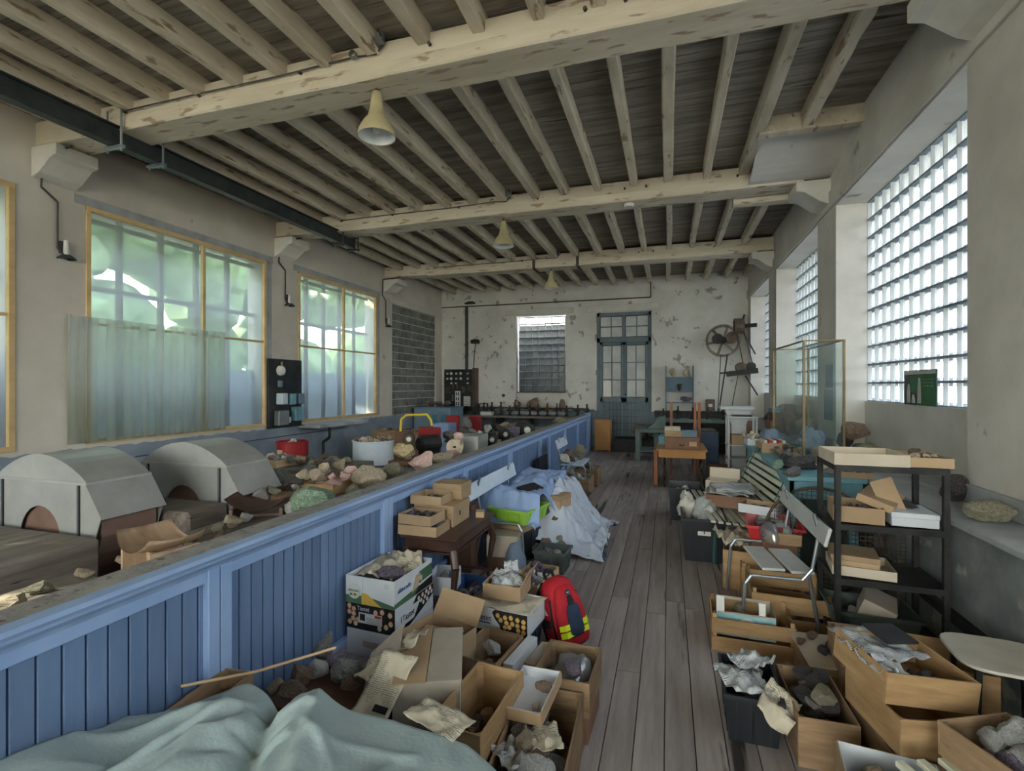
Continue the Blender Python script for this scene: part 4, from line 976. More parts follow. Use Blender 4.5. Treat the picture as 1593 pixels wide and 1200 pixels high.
for sx in (-1, 1):
    for sy in (-1, 1):
        pts = [(sx*(hw-.025), sy*(hd-.025), TZ-.1), (sx*(hw+.008), sy*(hd+.008), TZ-.22), (sx*(hw-.02), sy*(hd-.02), TZ-.42), (sx*(hw-.03), sy*(hd-.03), .08), (sx*(hw+.0), sy*(hd+.0), 0)]
        b = B()
        for (p, q), (r0, r1) in zip(zip(pts, pts[1:]), ((.030, .03), (.03, .02), (.02, .017), (.017, .026))): b.cyl(p, q, r0, r1, 10)
        b.build('leg', 'dark_furniture', t, smooth=False)
B().bar((-hw, hd-.03, .12), (hw, hd-.03, .12), .02).build('stretcher', 'dark_furniture', t); B().bar((hw-.03, -hd, .12), (hw-.03, hd, .12), .02).build('stretcher', 'dark_furniture', t)
carton('cardboard_tray', 'low cardboard tray of purple stones, lowest at the front of the side table', 'tray', -1.80, 3.50, TZ, .32, .24, .075, .0)
pile(-1.74, 3.50, TZ+.01, .2, .2, 0, 7, .05, .08, ['violet'], 'in the lowest tray on the side table', 20)
carton('cardboard_tray', 'cardboard tray of purple stones stacked on another at the side table front', 'tray', -1.82, 3.50, TZ+.078, .28, .23, .075, -.06)
pile(-1.82, 3.50, TZ+.09, .25, .19, 0, 18, .04, .065, ['violet', 'dark'], 'in the upper front tray on the side table', 21, cap=.05)
closed('cardboard_box', 'brown closed carton with a scribbled mark at the back of the side table', 'box', -1.80, 3.83, TZ, .34, .34, .17, 0, 'cardboard')
B().box(-1.629, -1.6285, 3.78, 3.81, TZ+.07, TZ+.11).build('ink_mark', 'print_black', label='black scribble on the carton at the back of the side table', cat='mark')
carton('cardboard_tray', 'open tray with a few purple stones on the carton at the table back', 'tray', -1.86, 3.76, TZ+.172, .27, .25, .07, 0)
pile(-1.86, 3.76, TZ+.18, .22, .2, 0, 8, .035, .06, ['violet', 'dark'], 'in the tray on top of the side table carton', 22, cap=.04)
closed('cardboard_box', 'worn closed carton, topmost of the pile on the side table', 'box', -1.78, 3.98, TZ+.172, .26, .22, .13, 0, 'cardboard', lm='cardboard')
closed('small_box', 'small pale box near the far edge of the side table', 'box', -1.55, 4.05, TZ, .07, .10, .05, .3, 'crate_pale', lid=False)
bundle(-1.88, 4.42, .64, .16, .36, .24, 'clear plastic sheet hanging behind the side table boxes', 'poly_bag', 4, cat='plastic sheet', name='plastic_sheet', amp=.6)
closed('wooden_block', 'dark wooden stool under the hanging plastic sheet', 'stool', -1.85, 4.44, 0, .2, .2, .62, 0, 'box_brown', lid=False)
# under table
tub('plastic_crate', 'blue plastic crate with stones under the side table', -1.50, 3.70, .0, .30, .42, .16, -.05, 'plastic_blue')
pile(-1.5, 3.65, .03, .24, .36, 0, 12, .07, .1, ['grey', 'violet', 'white'], 'in the blue plastic crate under the table', 24)
carton('cardboard_box', 'white-grey carton of dark crystals on the blue crate under the table', 'box', -1.66, 3.56, .17, .20, .26, .14, .15, 'carton_white')
pile(-1.66, 3.56, .2, .17, .22, 0, 9, .06, .09, ['violet', 'white', 'grey'], 'in the white-grey carton under the table', 25, cap=.1)
closed('cardboard_box', 'beige closed carton on the floor behind the side table', 'box', -1.50, 4.58, .14, .30, .26, .20, .12, 'cardboard_pale', lid=False)
closed('wooden_block', 'dark low box under the beige carton behind the table', 'box', -1.5, 4.58, 0, .26, .24, .14, .12, 'box_brown', lid=False)
tub('plastic_bin', 'black plastic tray of dark stones in front of the side table', -1.28, 3.22, 0, .30, .40, .10, -.35, 'plastic_black')
pile(-1.28, 3.2, .02, .24, .34, 0, 14, .07, .11, ['dark', 'brown', 'grey'], 'in the black tray before the side table', 26)
tub('plastic_bin', 'small black plastic bin between side table and newspaper box', -1.26, 3.74, 0, .18, .30, .18, -.3, 'plastic_black')
pile(-1.28, 3.7, .04, .14, .26, 0, 7, .06, .09, ['grey', 'violet'], 'in the small black bin by the side table', 27)
# lattice bin + Tastet box + newspaper box
tub('lattice_crate', 'dark navy lattice crate under the Tastet fruit box', -1.02, 3.12, 0, .40, .34, .20, -.12, 'plastic_navy', grid=True)
w2, d2, h2 = .44, .30, .14; bx, by, bz, ba = -1.02, 3.12, .205, -.12
o = carton('fruit_box', 'white fruit box printed Tastet with yellow apples, on the navy lattice crate', 'box', bx, by, bz, w2, d2, h2, ba, 'carton_white')
f = lambda pts, m, off: B().prism(pts, 'y', -d2/2-off-.0008, -d2/2-off).build('printed_area', m, o)
f([(.0, .138), (.22, .138), (.22, .002), (.05, .002), (.03, .05), (.0, .08), (-.02, .12)], 'print_black', .0002)
text('1Tastet', o, (-.10, -d2/2-.003, .078), (PI/2, 0, 0), .05, 'print_black')
B().box(-.19, -.03, -d2/2-.002, -d2/2, .045, .051).build('small_print', 'print_blue', o)
apples(o, [(-.185, .08), (.02, .105), (.04, .08), (.07, .10), (.08, .07), (.11, .105), (.10, .045), (.12, .07), (.155, .10), (.155, .065), (.16, .035), (.195, .095), (.195, .065), (.195, .03), (.07, .04)], .0145, 'f', 'apple_yellow', d2/2+.001)
paper(bx+.02, by, bz+h2-.005, .44, .30, 'newspaper lining laid over the Tastet box by the backpack', ba, .02, 31, n=10)
carton('cardboard_box', 'brown carton holding crumpled newspaper, on top of the Tastet box', 'box', -1.03, 3.20, .36, .26, .24, .095, -.02, 'cardboard', flaps=[('r', .5)])
paper(-1.03, 3.22, .42, .22, .22, 'white crumpled newspaper filling the brown carton on the Tastet box', .3, .06, 33, m='newsprint_grey', base=lambda u, v: .05*(1-3*u*u-3*v*v))
paper(-1.03, 3.30, .47, .10, .14, 'pointed fold of newspaper standing in the brown carton', .5, .03, 34, m='newsprint_grey', rx=1.0)
crate('wooden_crate', 'pale wooden crate of violet quartz behind the backpack', -1.03, 3.90, .06, .26, .46, .18, -.15, 'crate_pale')
closed('wooden_block', 'low brown board box beneath the violet quartz crate', 'box', -1.03, 3.9, 0, .24, .4, .06, -.15, 'box_brown', lid=False)
pile(-1.03, 3.88, .14, .22, .42, -.15, 18, .06, .11, ['violet', 'white', 'violet'], 'in the pale crate behind the backpack', 35, cap=.14)
o = tub('clear_tub', 'clear plastic tub of grey stones behind the quartz crate', -1.05, 4.68, 0, .30, .28, .20, -.05, 'tub_clear')
pile(-1.05, 4.68, .01, .24, .22, 0, 22, .06, .10, ['grey', 'violet', 'grey'], 'in the clear plastic tub', 36, cap=.18)

# backpack
t = thing('backpack', 'red rescue backpack with neon yellow reflective bands on the aisle floor', 'backpack', (-.64, 3.35, 0), -.35, rot=(-.24, -.10, .88))
def body(prof, w, m, name, y0=0, smooth=True, n=16):
    # prof: list of (z, depth, halfwidth)
    b = B(); vs = []; k = n
    for z, dpt, hw_, yo in prof:
        for i in range(k):
            a = 2*PI*i/k; ca, sa = math.cos(a), math.sin(a)
            x = hw_*math.copysign(abs(ca)**.55, ca); y = yo+dpt*math.copysign(abs(sa)**.6, sa)
            vs.append((x, y, z))
    fs = [(r*k+i, r*k+(i+1) % k, (r+1)*k+(i+1) % k, (r+1)*k+i) for r in range(len(prof)-1) for i in range(k)]
    fs += [tuple(range(k-1, -1, -1)), tuple(range((len(prof)-1)*k, len(prof)*k))]
    b.add(vs, fs); return b.build(name, m, t, smooth=smooth)
body([(0.005, .05, .11, 0), (.02, .075, .128, 0), (.10, .085, .135, 0), (.25, .085, .132, 0), (.36, .075, .118, 0), (.42, .055, .09, .005), (.445, .02, .05, .01)], 0, 'backpack_red', 'main_bag')
body([(.02, .03, .105, -.085), (.05, .045, .115, -.085), (.2, .05, .112, -.085), (.30, .045, .10, -.08), (.37, .03, .075, -.07), (.395, .01, .04, -.06)], 0, 'backpack_red', 'front_pocket')
body([(0.0, .085, .125, .0), (.03, .093, .14, .0), (.05, .08, .12, 0)], 0, 'fabric_black', 'base_pad')
body([(.08, .006, .05, -.135), (.11, .008, .06, -.137), (.24, .008, .055, -.137), (.28, .005, .04, -.133)], 0, 'fabric_navy', 'front_panel')
body([(.26, .006, .018, -.130), (.285, .009, .024, -.130), (.31, .009, .022, -.128), (.335, .006, .015, -.122)], 0, 'fabric_black', 'badge_patch')
for z in (.09, .135):
    for x0_, x1_ in ((-.119, -.03), (.035, .119)):
        B().prism([(x0_, -.112), (x0_+.03 if x0_ < 0 else x0_, -.141), (x1_ if x0_ < 0 else x1_-.03, -.142), (x1_, -.112)], 'z', z, z+.034).build('reflective_band', 'neon_yellow', t)
B().lathe([(0, -.138), (.018, -.136), (.018, -.13)], (0, .02, .355), 14, 'y').build('logo_badge', 'fabric_navy', t)
B().box(-.008, .008, -.12, -.117, .352, .358).build('badge_mark', 'white_paint', t)
b = B(); b.tube([(-.03, .05, .42), (-.035, .07, .47), (0, .08, .485), (.035, .07, .47), (.03, .05, .42)], .011, 8).build('carry_handle', 'fabric_black', t)
for sx in (-1, 1):
    B().tube([(sx*.06, .07, .41), (sx*.075, .13, .34), (sx*.08, .145, .22), (sx*.09, .11, .10), (sx*.10, .08, .05)], .016, 8).build('shoulder_strap', 'fabric_black', t)
    B().tube([(sx*.12, -.06, .05), (sx*.127, -.055, .2), (sx*.11, -.05, .33)], .008, 6).build('zip_trim', 'fabric_black', t)
B().prism([(-.03, .235), (.0, .285), (.03, .235)], 'x', -.138, -.134).build('warning_triangle', 'white_paint', t)
B().box(-.139, -.134, -.045, .035, .15, .20).build('side_pocket', 'fabric_black', t)

# benches with pale plank backs
def chair_bench(x, y, rz, ln, label, m='plank_blue_white', seat=True, bz=.80, bh=.15, sz=.45, tilt=.25, flip=1):
    t = thing('bench', label, 'bench', (x, y, 0), rz, group=None)
    B().ob((0, 0, bz-bh/2), (ln, .022, bh), rx=-tilt).build('back_board', m, t, bevel=.006)
    for sx in (-1, 1):
        X = sx*ln*.32
        B().tube([(X, .02, bz-.03), (X, -.03, sz+.08), (X, -.09, sz), (X, -.40, sz), (X, -.44, sz-.06), (X, -.47, 0)], .012).build('leg', 'tube_metal', t)
        B().tube([(X, -.05, sz+.04), (X, .03, 0)], .012).build('leg', 'tube_metal', t)
        B().cyl((X, .0, bz-.05), (X, -.02, bz+.03), .012, n=6).build('bracket', 'tube_metal', t)
    if seat:
        for k in range(2): B().box(-ln/2, ln/2, -.42+k*.19, -.42+k*.19+.17, sz+.012, sz+.032).build('seat_board', m, t, bevel=.005)
    return t
p0, p1 = onz(737, 783, .78), onz(818, 727, .78)
ben = chair_bench(-1.74, 4.95, PI/2, 1.45, 'long bench with pale blue-white back board under the blue cloth', seat=False, bz=.84); ben.rotation_euler[2] = PI/2
chair_bench(-1.72, 8.35, PI/2, .80, 'bench with a short pale blue-white back board farther along the partition', seat=True, bz=.86)

# boxes under the drapes
tub('lime_crate', 'lime green plastic crate under the blue cloth', -1.42, 4.80, .42, .42, .46, .14, -.25, 'plastic_lime')
tub('plastic_crate', 'dark plastic crate supporting the lime green crate', -1.5, 4.90, .0, .4, .44, .3, -.25, 'plastic_black')
closed('cardboard_box', 'brown carton below the lime green crate', 'box', -1.5, 4.9, .302, .38, .40, .115, -.25, 'cardboard', lid=False)
closed('book_box', 'black and orange printed box sticking out of the blue cloth', 'box', -1.40, 5.05, .58, .14, .30, .12, -.35, 'print_black', lid=False, rot=(0, .3, -.35))
closed('cardboard_box', 'small brown carton right of the lime green crate', 'box', -1.12, 5.25, .46, .18, .24, .14, -.3, 'cardboard')
closed('cardboard_box', 'hidden brown carton under the white sheet near the bench', 'box', -1.22, 5.45, 0, .34, .50, .38, 0, 'cardboard', lid=False)
def hblue(x, y):
    h = .70-.06*abs(math.sin((y-4.6)*2.2))
    h -= .12*sstep(-1.65, -1.95, x)
    h += .05*noise.noise(Vector((x*4, y*4, 1)))+.06*abs(noise.noise(Vector((x*7, y*5, 4))))-.02*abs(noise.noise(Vector((x*13+y*5, y*9, 9))))
    h -= .27*sstep(4.78, 4.60, y) + .30*sstep(-1.22, -1.05, x)
    h += .07*math.exp(-((x+1.35)/.2)**2-((y-5.5)/.3)**2)
    return h
drape('blue_cloth', 'light blue cloth draped over the bench and lime green crate', -1.96, -1.18, 4.58, 6.1, hblue, 'sheet_blue', 90, 150, seed=5, edge=.12)
def hwhite(x, y):
    h = .60+.03*math.sin(y*6)
    h *= 1-.88*sstep(-1.20, -.76, x+.08*noise.noise(Vector((y*2.5, 1, 0))))
    h += .10*abs(noise.noise(Vector((x*5, y*4, 7))))+.08*abs(noise.noise(Vector((x*9, y*7, 3))))-.02*abs(noise.noise(Vector((x*16, y*13, 6))))
    h -= .18*sstep(6.2, 6.5, y)
    h *= 1-.7*sstep(5.15, 4.95, y)
    return max(.02, h)
drape('white_sheet', 'crumpled white sheet spilling from the bench onto the aisle floor', -1.62, -.62, 4.95, 6.5, hwhite, 'sheet_white', 120, 170, seed=9, edge=.15)
pile(-1.15, 4.98, .0, .5, .3, 0, 12, .1, .17, ['grey', 'brown', 'dark', 'olive'], 'heaped before the white sheet', 40)
pile(-1.2, 5.12, .28, .3, .2, 0, 6, .08, .14, ['brown', 'beige', 'grey'], 'on top of the heap by the white sheet', 41)
pile(-.70, 5.5, .0, .2, .5, 0, 6, .07, .12, ['brown', 'grey'], 'on the floor at the white sheet edge', 42)
bundle(-1.38, 4.52, .0, .22, .3, .30, 'grey plastic bag beside the beige carton', 'bag_grey', 11, rz=.4)
paper(-.70, 5.12, .03, .2, .18, 'blue paper bag on the floor at the white sheet', .3, .03, 43, m='folder_blue', cat='paper', name='paper_bag')
# far bench crates
crate('wooden_crate', 'brown crate full of pale stones under the far bench', -1.42, 8.15, 0, .46, .60, .27, 0, 'crate_wood')
pile(-1.42, 8.1, .16, .38, .5, 0, 16, .09, .15, ['white', 'grey', 'white'], 'in the brown crate under the far bench', 45)
crate('wooden_crate', 'brown crate on the floor behind the far bench crate', -1.36, 8.9, 0, .4, .5, .30, 0, 'crate_wood')
pile(-1.4, 8.9, .2, .34, .4, 0, 10, .1, .16, ['brown', 'grey'], 'in the crate beyond the far bench', 46)
rock(-1.58, 8.28, .485, .34, .30, .20, 'brown', 'large brown rock on the far bench seat', seed=2); rock(-1.42, 8.48, .485, .26, .26, .26, 'olive', 'hollow olive-grey rock on the far bench seat', seed=4)
rock(-1.60, 8.0, .485, .24, .2, .16, 'white', 'white rock on the far bench seat', seed=1)
pile(-1.35, 7.45, 0, .5, .5, 0, 14, .1, .18, ['brown', 'violet', 'white', 'grey'], 'on the floor before the far bench', 47)
closed('dark_board', 'dark board leaning against the partition by the far bench', 'board', -1.93, 7.82, 0, .05, .55, .62, 0, 'slate', lid=False)
# ================================================================ RIGHT OF THE AISLE
# black steel shelf unit
t = thing('shelf_unit', 'black metal shelf unit standing beside the right wall ledge', 'shelf', (1.02, 3.63, 0), -.02)
SW, SD, SH = .56, .41, 1.25
for x_ in (0, SW):
    for y_ in (0, SD): B().box(x_-.016, x_+.016, y_-.016, y_+.016, 0, SH).build('upright', 'black_iron', t, bevel=.002)
for z in (.18, .535, .88, SH):
    s_ = link('shelf_board', None, t)
    B().box(0, SW, 0, SD, z-.012, z-.006).build('shelf_sheet', 'black_iron', s_)
    for a, c, e, f in ((-.01, SW+.01, -.018, .0), (-.01, SW+.01, SD, SD+.018), (-.018, 0, 0, SD), (SW, SW+.018, 0, SD)): B().box(a, c, e, f, z-.035, z).build('rail', 'black_iron', s_)
def SP(u, v): return 1.02+u*math.cos(-.02)+v*math.sin(.02), 3.63+u*math.sin(-.02)+v
X, Y = SP(.20, .18); carton('cardboard_tray', 'empty grey-beige cardboard tray on top of the black shelf', 'tray', X-.02, Y, SH+.001, .40, .38, .075, -.02, 'cardboard_pale')
X, Y = SP(.50, .20); carton('cardboard_tray', 'brown cardboard tray with crumbled stones on top of the black shelf', 'tray', X, Y, SH+.001, .22, .36, .06, -.02, 'cardboard'); pile(X, Y, SH+.01, .18, .3, 0, 14, .04, .07, ['brown', 'beige'], 'in the brown tray on the black shelf', 50, cap=.035)
X, Y = SP(.14, .17); carton('cardboard_box', 'brown open carton of small stones on the second shelf', 'box', X, Y, .885, .27, .3, .10, -.15, 'cardboard', flaps=[('r', 1.2)]); pile(X, Y, .93, .22, .26, 0, 14, .03, .05, ['brown', 'violet'], 'in the open carton on the second shelf', 51, cap=.05)
X, Y = SP(.30, .24); closed('flat_box', 'flat white-lidded brown box tilted across the second shelf', 'box', X, Y, .99, .20, .36, .05, -.5, 'cardboard', rot=(.05, .32, -.5), lid=False)
X, Y = SP(.42, .16); closed('flat_box', 'whitewashed flat box on the right of the second shelf', 'box', X, Y, .885, .24, .28, .085, -.05, 'carton_white'); rock(X, Y+.04, .97, .16, .1, .04, 'dark', 'dark flat stone on the whitewashed box')
X, Y = SP(.17, .18); carton('cardboard_tray', 'pale cardboard tray on the third shelf of the black unit', 'tray', X, Y, .54, .34, .3, .06, -.14, 'cardboard_pale'); closed('flat_box', 'brown closed box lying in the pale tray of the third shelf', 'box', X-.03, Y+.02, .57, .26, .26, .09, -.2, 'cardboard', lid=True)
X, Y = SP(.22, .18); tub('clear_tub', 'clear plastic tub on the bottom shelf of the black unit', X, Y, .185, .46, .36, .14, -.05, 'tub_clear'); closed('cardboard_box', 'brown carton tilted inside the clear tub of the bottom shelf', 'box', X+.02, Y, .25, .18, .24, .14, -.3, 'cardboard_grey', rot=(.1, .35, -.3), lid=False)
pile(X-.1, Y, .2, .16, .24, 0, 7, .05, .08, ['grey', 'white'], 'in the clear tub on the bottom shelf', 52)

# right near cluster
o = crate('slatted_crate', 'slatted wooden crate holding a blue printed carton on the aisle floor', .53, 3.74, 0, .50, .36, .21, -.03, 'crate_orange', rows=2, gap=.028, tri=True)
o = carton('printed_carton', 'blue-green printed fruit carton standing in the slatted crate', 'box', .50, 3.78, .07, .36, .28, .16, -.06, 'cardboard_grey')
B().box(-.18, .18, -.142, -.1405, .01, .15).build('printed_front', 'aqua_print', o); B().lathe([(0, -.1465), (.055, -.1455), (.055, -.143)], (.01, 0, .08), 20, 'y').build('logo_plate', 'porcelain', o)
text('Soladel', o, (.01, -.149, .08), (PI/2, 0, 0), .036, 'print_blue')
B().box(.08, .15, -.1432, -.142, .03, .085).build('printed_berries', 'print_red', o); B().box(-.18, -.13, -.14, -.135, .15, .26).build('corner_flap', 'porcelain', o); B().box(.08, .12, -.13, -.125, .10, .24).build('corner_flap', 'porcelain', o)
rock(.46, 3.80, .09, .17, .12, .14, 'olive', 'pale olive rock in the blue printed carton', seed=2)
o = crate('slatted_crate', 'large pale slatted crate under the plank seat chair', .83, 4.15, 0, .50, .50, .28, -.05, 'crate_orange', rows=2, gap=.03, tri=True)
pile(.85, 4.15, .02, .38, .38, 0, 8, .07, .12, ['grey', 'brown'], 'in the large slatted crate under the chair', 54)
crate('slatted_crate', 'slatted crate behind the large one, beneath the chair', .82, 4.68, 0, .46, .42, .26, -.08, 'crate_orange', rows=2, gap=.03, tri=True)
crate('wooden_crate', 'wooden crate of newspaper at the back of the slatted crates', .66, 4.86, .0, .36, .4, .33, -.15, 'crate_orange')
paper(.60, 4.92, .38, .34, .3, 'crumpled torn newspaper spilling over the wooden crate', .3, .10, 61)
paper(.55, 4.82, .37, .2, .22, 'torn paper flap at the corner of the newspaper crate', 1.2, .08, 62, ry=.5)
closed('wooden_block', 'brown box beneath the red plastic crate', 'box', .88, 4.95, .0, .34, .5, .42, -.1, 'box_brown', lid=False)
o = tub('red_crate', 'bright red plastic crate of wrapped minerals on the right side', .88, 4.92, .42, .42, .52, .14, -.08, 'plastic_red')
pile(.88, 4.95, .46, .34, .42, 0, 12, .08, .12, ['violet', 'grey', 'white'], 'in the red plastic crate', 55, cap=.12)
carton('cardboard_tray', 'white and brown cardboard tray lying on the red crate', 'tray', .82, 5.15, .57, .32, .24, .08, -.42, 'carton_white', inner='cardboard')
pile(.82, 5.15, .585, .2, .16, 0, 4, .05, .07, ['grey', 'violet'], 'in the tray on the red crate', 56)
crate('small_crate', 'small wooden box of minerals in front of the red crate', .90, 4.62, .46, .26, .2, .09, -.1, 'crate_wood')
closed('wooden_block', 'brown wooden box below the small mineral crate', 'box', .88, 4.65, .27, .26, .16, .19, -.1, 'box_brown', lid=False)
bundle(.80, 4.60, .46, .15, .26, .16, 'clear bag of violet minerals by the small crate', 'poly_bag', 9, rz=.2); rock(.80, 4.60, .48, .11, .2, .11, 'violet', 'violet crystal piece in the clear bag', seed=3, lump=True)
pile(.94, 4.6, .49, .18, .14, 0, 6, .06, .08, ['brown', 'grey', 'white'], 'in the small wooden box', 57, cap=.1)
# plank chair on the right
t = chair_bench(1.02, 4.42, -PI/2, 1.32, 'chair bench with a grey-white plank back near the black shelf', 'plank_grey_white', seat=False, bz=.86, bh=.12, sz=.44)
t.location = (.95, 4.22, 0)
for k, (xa, ya) in enumerate(((.68, 4.16), (.86, 4.15))): B().ob((xa, ya, .455), (.15, .50, .02), rz=.12).build('seat_board', 'plank_grey_white', None, bevel=.004).parent = None
for o in [o for o in bpy.data.objects if o.name.startswith('seat_board') and o.parent is None and o.type == 'MESH']:
    o.parent = t; o.matrix_parent_inverse = (Matrix.Translation(t.location) @ Euler(t.rotation_euler).to_matrix().to_4x4()).inverted()
# black bin near and paper
o = tub('plastic_bin', 'black open box of newspaper-wrapped stones on the near floor', .40, 2.85, 0, .25, .38, .24, -.02, 'plastic_black')
pile(.40, 2.85, .16, .2, .32, 0, 8, .06, .10, ['white', 'pink', 'grey'], 'in the near black box', 60)
paper(.36, 2.78, .26, .20, .24, 'blue-white newspaper around the stones in the near black box', .4, .045, 71, m='newsprint_grey', freq=2.4); paper(.42, 2.92, .29, .2, .16, 'crumpled newspaper at the back of the near black box', .9, .05, 72, m='newsprint_grey', freq=2.4)
paper(.50, 2.66, .22, .16, .20, 'torn newspaper hanging out of the near black box', -.3, .035, 73, ry=.6, rx=.4, freq=2.2)
# drawer box with dark rocks
o = crate('wooden_crate', 'old wooden drawer of dark rocks between black box and newspaper crate', .69, 2.82, 0, .25, .46, .23, .02, 'crate_wood')
pile(.69, 2.82, .11, .21, .4, 0, 16, .07, .12, ['dark', 'grey', 'olive', 'dark'], 'in the old wooden drawer', 63, cap=.14)
# flat card with minerals
closed('flat_card', 'flat sheet of grey cardboard carrying six dark minerals', 'cardboard', .86, 3.36, .185, .24, .42, .008, .05, 'cardboard_pale', lid=False)
crate('wooden_crate', 'wooden crate beneath the flat card of minerals', .88, 3.36, 0, .24, .38, .18, .03, 'crate_wood')
for i, (dx, dy, r_, k, l) in enumerate(((-.02, .12, .07, 'brown', 'reddish brown mineral at the far edge of the flat card'), (.0, -.06, .075, 'dark', 'black shiny mineral in the middle of the flat card'), (.05, .04, .055, 'dark', 'small dark mineral on the flat card beside the shelf leg'),
        (.09, -.02, .06, 'grey', 'grey mineral on the right of the flat card'), (.05, -.07, .035, 'dark', 'tiny black mineral on the flat card'), (.09, -.13, .05, 'grey', 'grey pebble at the near corner of the flat card'), (-.1, .03, .06, 'brown', 'brown mineral at the aisle side of the flat card'))):
    rock(.86+dx, 3.36+dy, .193, r_*1.2, r_, r_*.7, k, l)
# newspaper crate R3 on stacked crates
crate('wooden_crate', 'wooden crate supporting the tilted newspaper crate', 1.04, 2.62, 0, .36, .42, .24, .10, 'crate_wood')
crate('wooden_crate', 'second wooden crate supporting the tilted newspaper crate', 1.02, 2.62, .245, .34, .40, .16, .2, 'crate_orange')
o = crate('wooden_crate', 'orange wooden crate filled with newspaper, tilted beside the shelf', .98, 2.64, .43, .37, .36, .13, .30, 'crate_orange'); o.rotation_euler = (.03, .10, .26)
paper(.92, 2.72, .555, .26, .30, 'newspaper page with a dark photograph lying in the tilted crate', .35, .03, 81, m='newsprint_grey')
paper(.86, 2.60, .55, .12, .30, 'folded white newspaper strip along the tilted crate edge', .25, .03, 82, m='newsprint_grey')
B().ob((.98, 2.74, .60), (.14, .16, .012), rz=.3, rx=.05).build('printed_photo', 'slate', label='dark printed photograph on the newspaper in the tilted crate', cat='paper')
pile(1.05, 2.60, .46, .12, .14, 0, 8, .035, .055, ['dark', 'grey'], 'in the right end of the tilted crate', 64)
crate('wooden_crate', 'wooden crate with dark stones behind the tilted newspaper crate', 1.25, 2.98, .20, .38, .34, .24, -.1, 'crate_orange')
closed('wooden_block', 'brown box beneath the crate of dark stones by the wall', 'box', 1.25, 2.98, 0, .34, .3, .2, -.1, 'box_brown', lid=False)
pile(1.27, 2.98, .28, .3, .26, 0, 12, .06, .10, ['dark', 'grey', 'violet'], 'in the crate behind the tilted one', 65, cap=.1)
crate('wooden_crate', 'low wooden crate of violet stones under the clear tub shelf', 1.02, 3.22, .0, .26, .3, .36, -.05, 'crate_wood'); pile(1.02, 3.22, .30, .2, .24, 0, 7, .06, .09, ['violet', 'brown'], 'in the crate right before the shelf', 66)
# near carton, bench slats, big tilted crate
carton('cardboard_box', 'white-lined brown carton of rocks at the near right corner', 'box', .82, 2.22, .0, .34, .36, .26, -.12, 'cardboard', inner='carton_white')
pile(.82, 2.22, .10, .28, .3, 0, 18, .07, .12, ['violet', 'brown', 'olive', 'violet'], 'in the white-lined carton', 67, cap=.13)
t = thing('slatted_bench', 'cream slatted bench with dark iron frame at the near right', 'bench', (1.22, 2.05, 0), .38)
for k in range(7): B().ob((-.30+k*.085, 0, .335), (.034, .62, .022)).build('slat', 'cream_slat', t, bevel=.003)
for y_ in (-.25, .25):
    B().ob((-.05, y_, .312), (.6, .03, .02)).build('cross_bar', 'black_iron', t)
    for x_ in (-.30, .22): B().bar((x_, y_, 0), (x_, y_, .31), .03).build('leg', 'black_iron', t)
o = crate('wooden_crate', 'big wooden crate of pale crystal rocks lying on the cream slatted bench', 1.22, 2.14, .35, .30, .50, .13, .42, 'crate_wood'); o.rotation_euler = (.0, -.02, .42)
pile(1.22, 2.14, .40, .25, .42, .42, 14, .08, .14, ['white', 'violet', 'grey', 'white'], 'in the crate on the slatted bench', 68, cap=.1)
# stool seat
t = thing('stool', 'round-cornered cream stool seat beside the right wall ledge', 'stool', (1.46, 2.86, 0), -.1)
pts = []
for i in range(28):
    a = 2*PI*i/28; pts.append((.20*math.copysign(abs(math.cos(a))**.5, math.cos(a)), .19*math.copysign(abs(math.sin(a))**.5, math.sin(a))))
B().prism(pts, 'z', .50, .515).build('seat', 'cloth_cream', t, bevel=.004)
for sx in (-1, 1):
    for sy in (-1, 1): B().bar((sx*.13, sy*.13, .50), (sx*.15, sy*.15, 0), .022).build('leg', 'black_iron', t)

# black storage bins along the aisle
o = tub('storage_bin', 'black storage bin with a white label and white bags beside the aisle', .34, 5.60, 0, .40, .66, .43, 0, 'plastic_black', rim=.016)
B().box(-.06, .06, -.325, -.318, .27, .31).build('label', 'porcelain', o)
bundle(.34, 5.42, .24, .28, .24, .12, 'thin plastic bag of stones in the front of the black storage bin', 'sheet_white', 3, amp=.7, sub=4)
bundle(.38, 5.80, .24, .34, .46, .36, 'white crumpled plastic bag bulging from the black storage bin', 'white_paint', 7, amp=1.1, sub=4)
bundle(.20, 5.92, .28, .22, .34, .30, 'cream cloth bag at the aisle side of the black storage bin', 'cloth_cream', 13, amp=1.0, sub=4)
o = tub('storage_bin', 'second black storage bin under the orange table', .22, 7.1, 0, .42, .56, .42, .03, 'plastic_black'); pile(.22, 7.1, .28, .34, .44, 0, 8, .08, .14, ['white', 'grey'], 'in the second black bin', 70)
# slatted garden bench
t = thing('garden_bench', 'cream slatted garden bench with dark green iron ends', 'bench', (.66, 5.98, 0), .08)
L0, L1 = -.75, .75
for k in range(7):
    u = .0+k*.068; B().ob((-.30+u, 0, .43-.006*k), (.045, 1.5, .02), ry=.08).build('slat', 'cream_slat', t, bevel=.003)
for k in range(8):
    u = k*.07; B().ob((.19+u*.42, 0, .47+u*.90), (.022, 1.5, .046), ry=.42).build('slat', 'cream_slat', t, bevel=.003)
for y_ in (-.66, .66):
    B().tube([(-.28, y_, 0), (-.27, y_, .41), (.16, y_, .38), (.44, y_, 1.0)], .022).build('end_frame', 'bench_green', t); B().tube([(.34, y_, .0), (.20, y_, .38)], .022).build('leg', 'bench_green', t)
carton('cardboard_box', 'pale open cardboard box on the garden bench', 'box', .62, 6.45, .46, .34, .26, .17, -.25, 'cardboard_pale', flaps=[('b', .2)])
closed('cardboard_box', 'brown box under the newspapers on the garden bench', 'box', .62, 5.9, .46, .42, .40, .13, -.15, 'box_brown', lid=False)
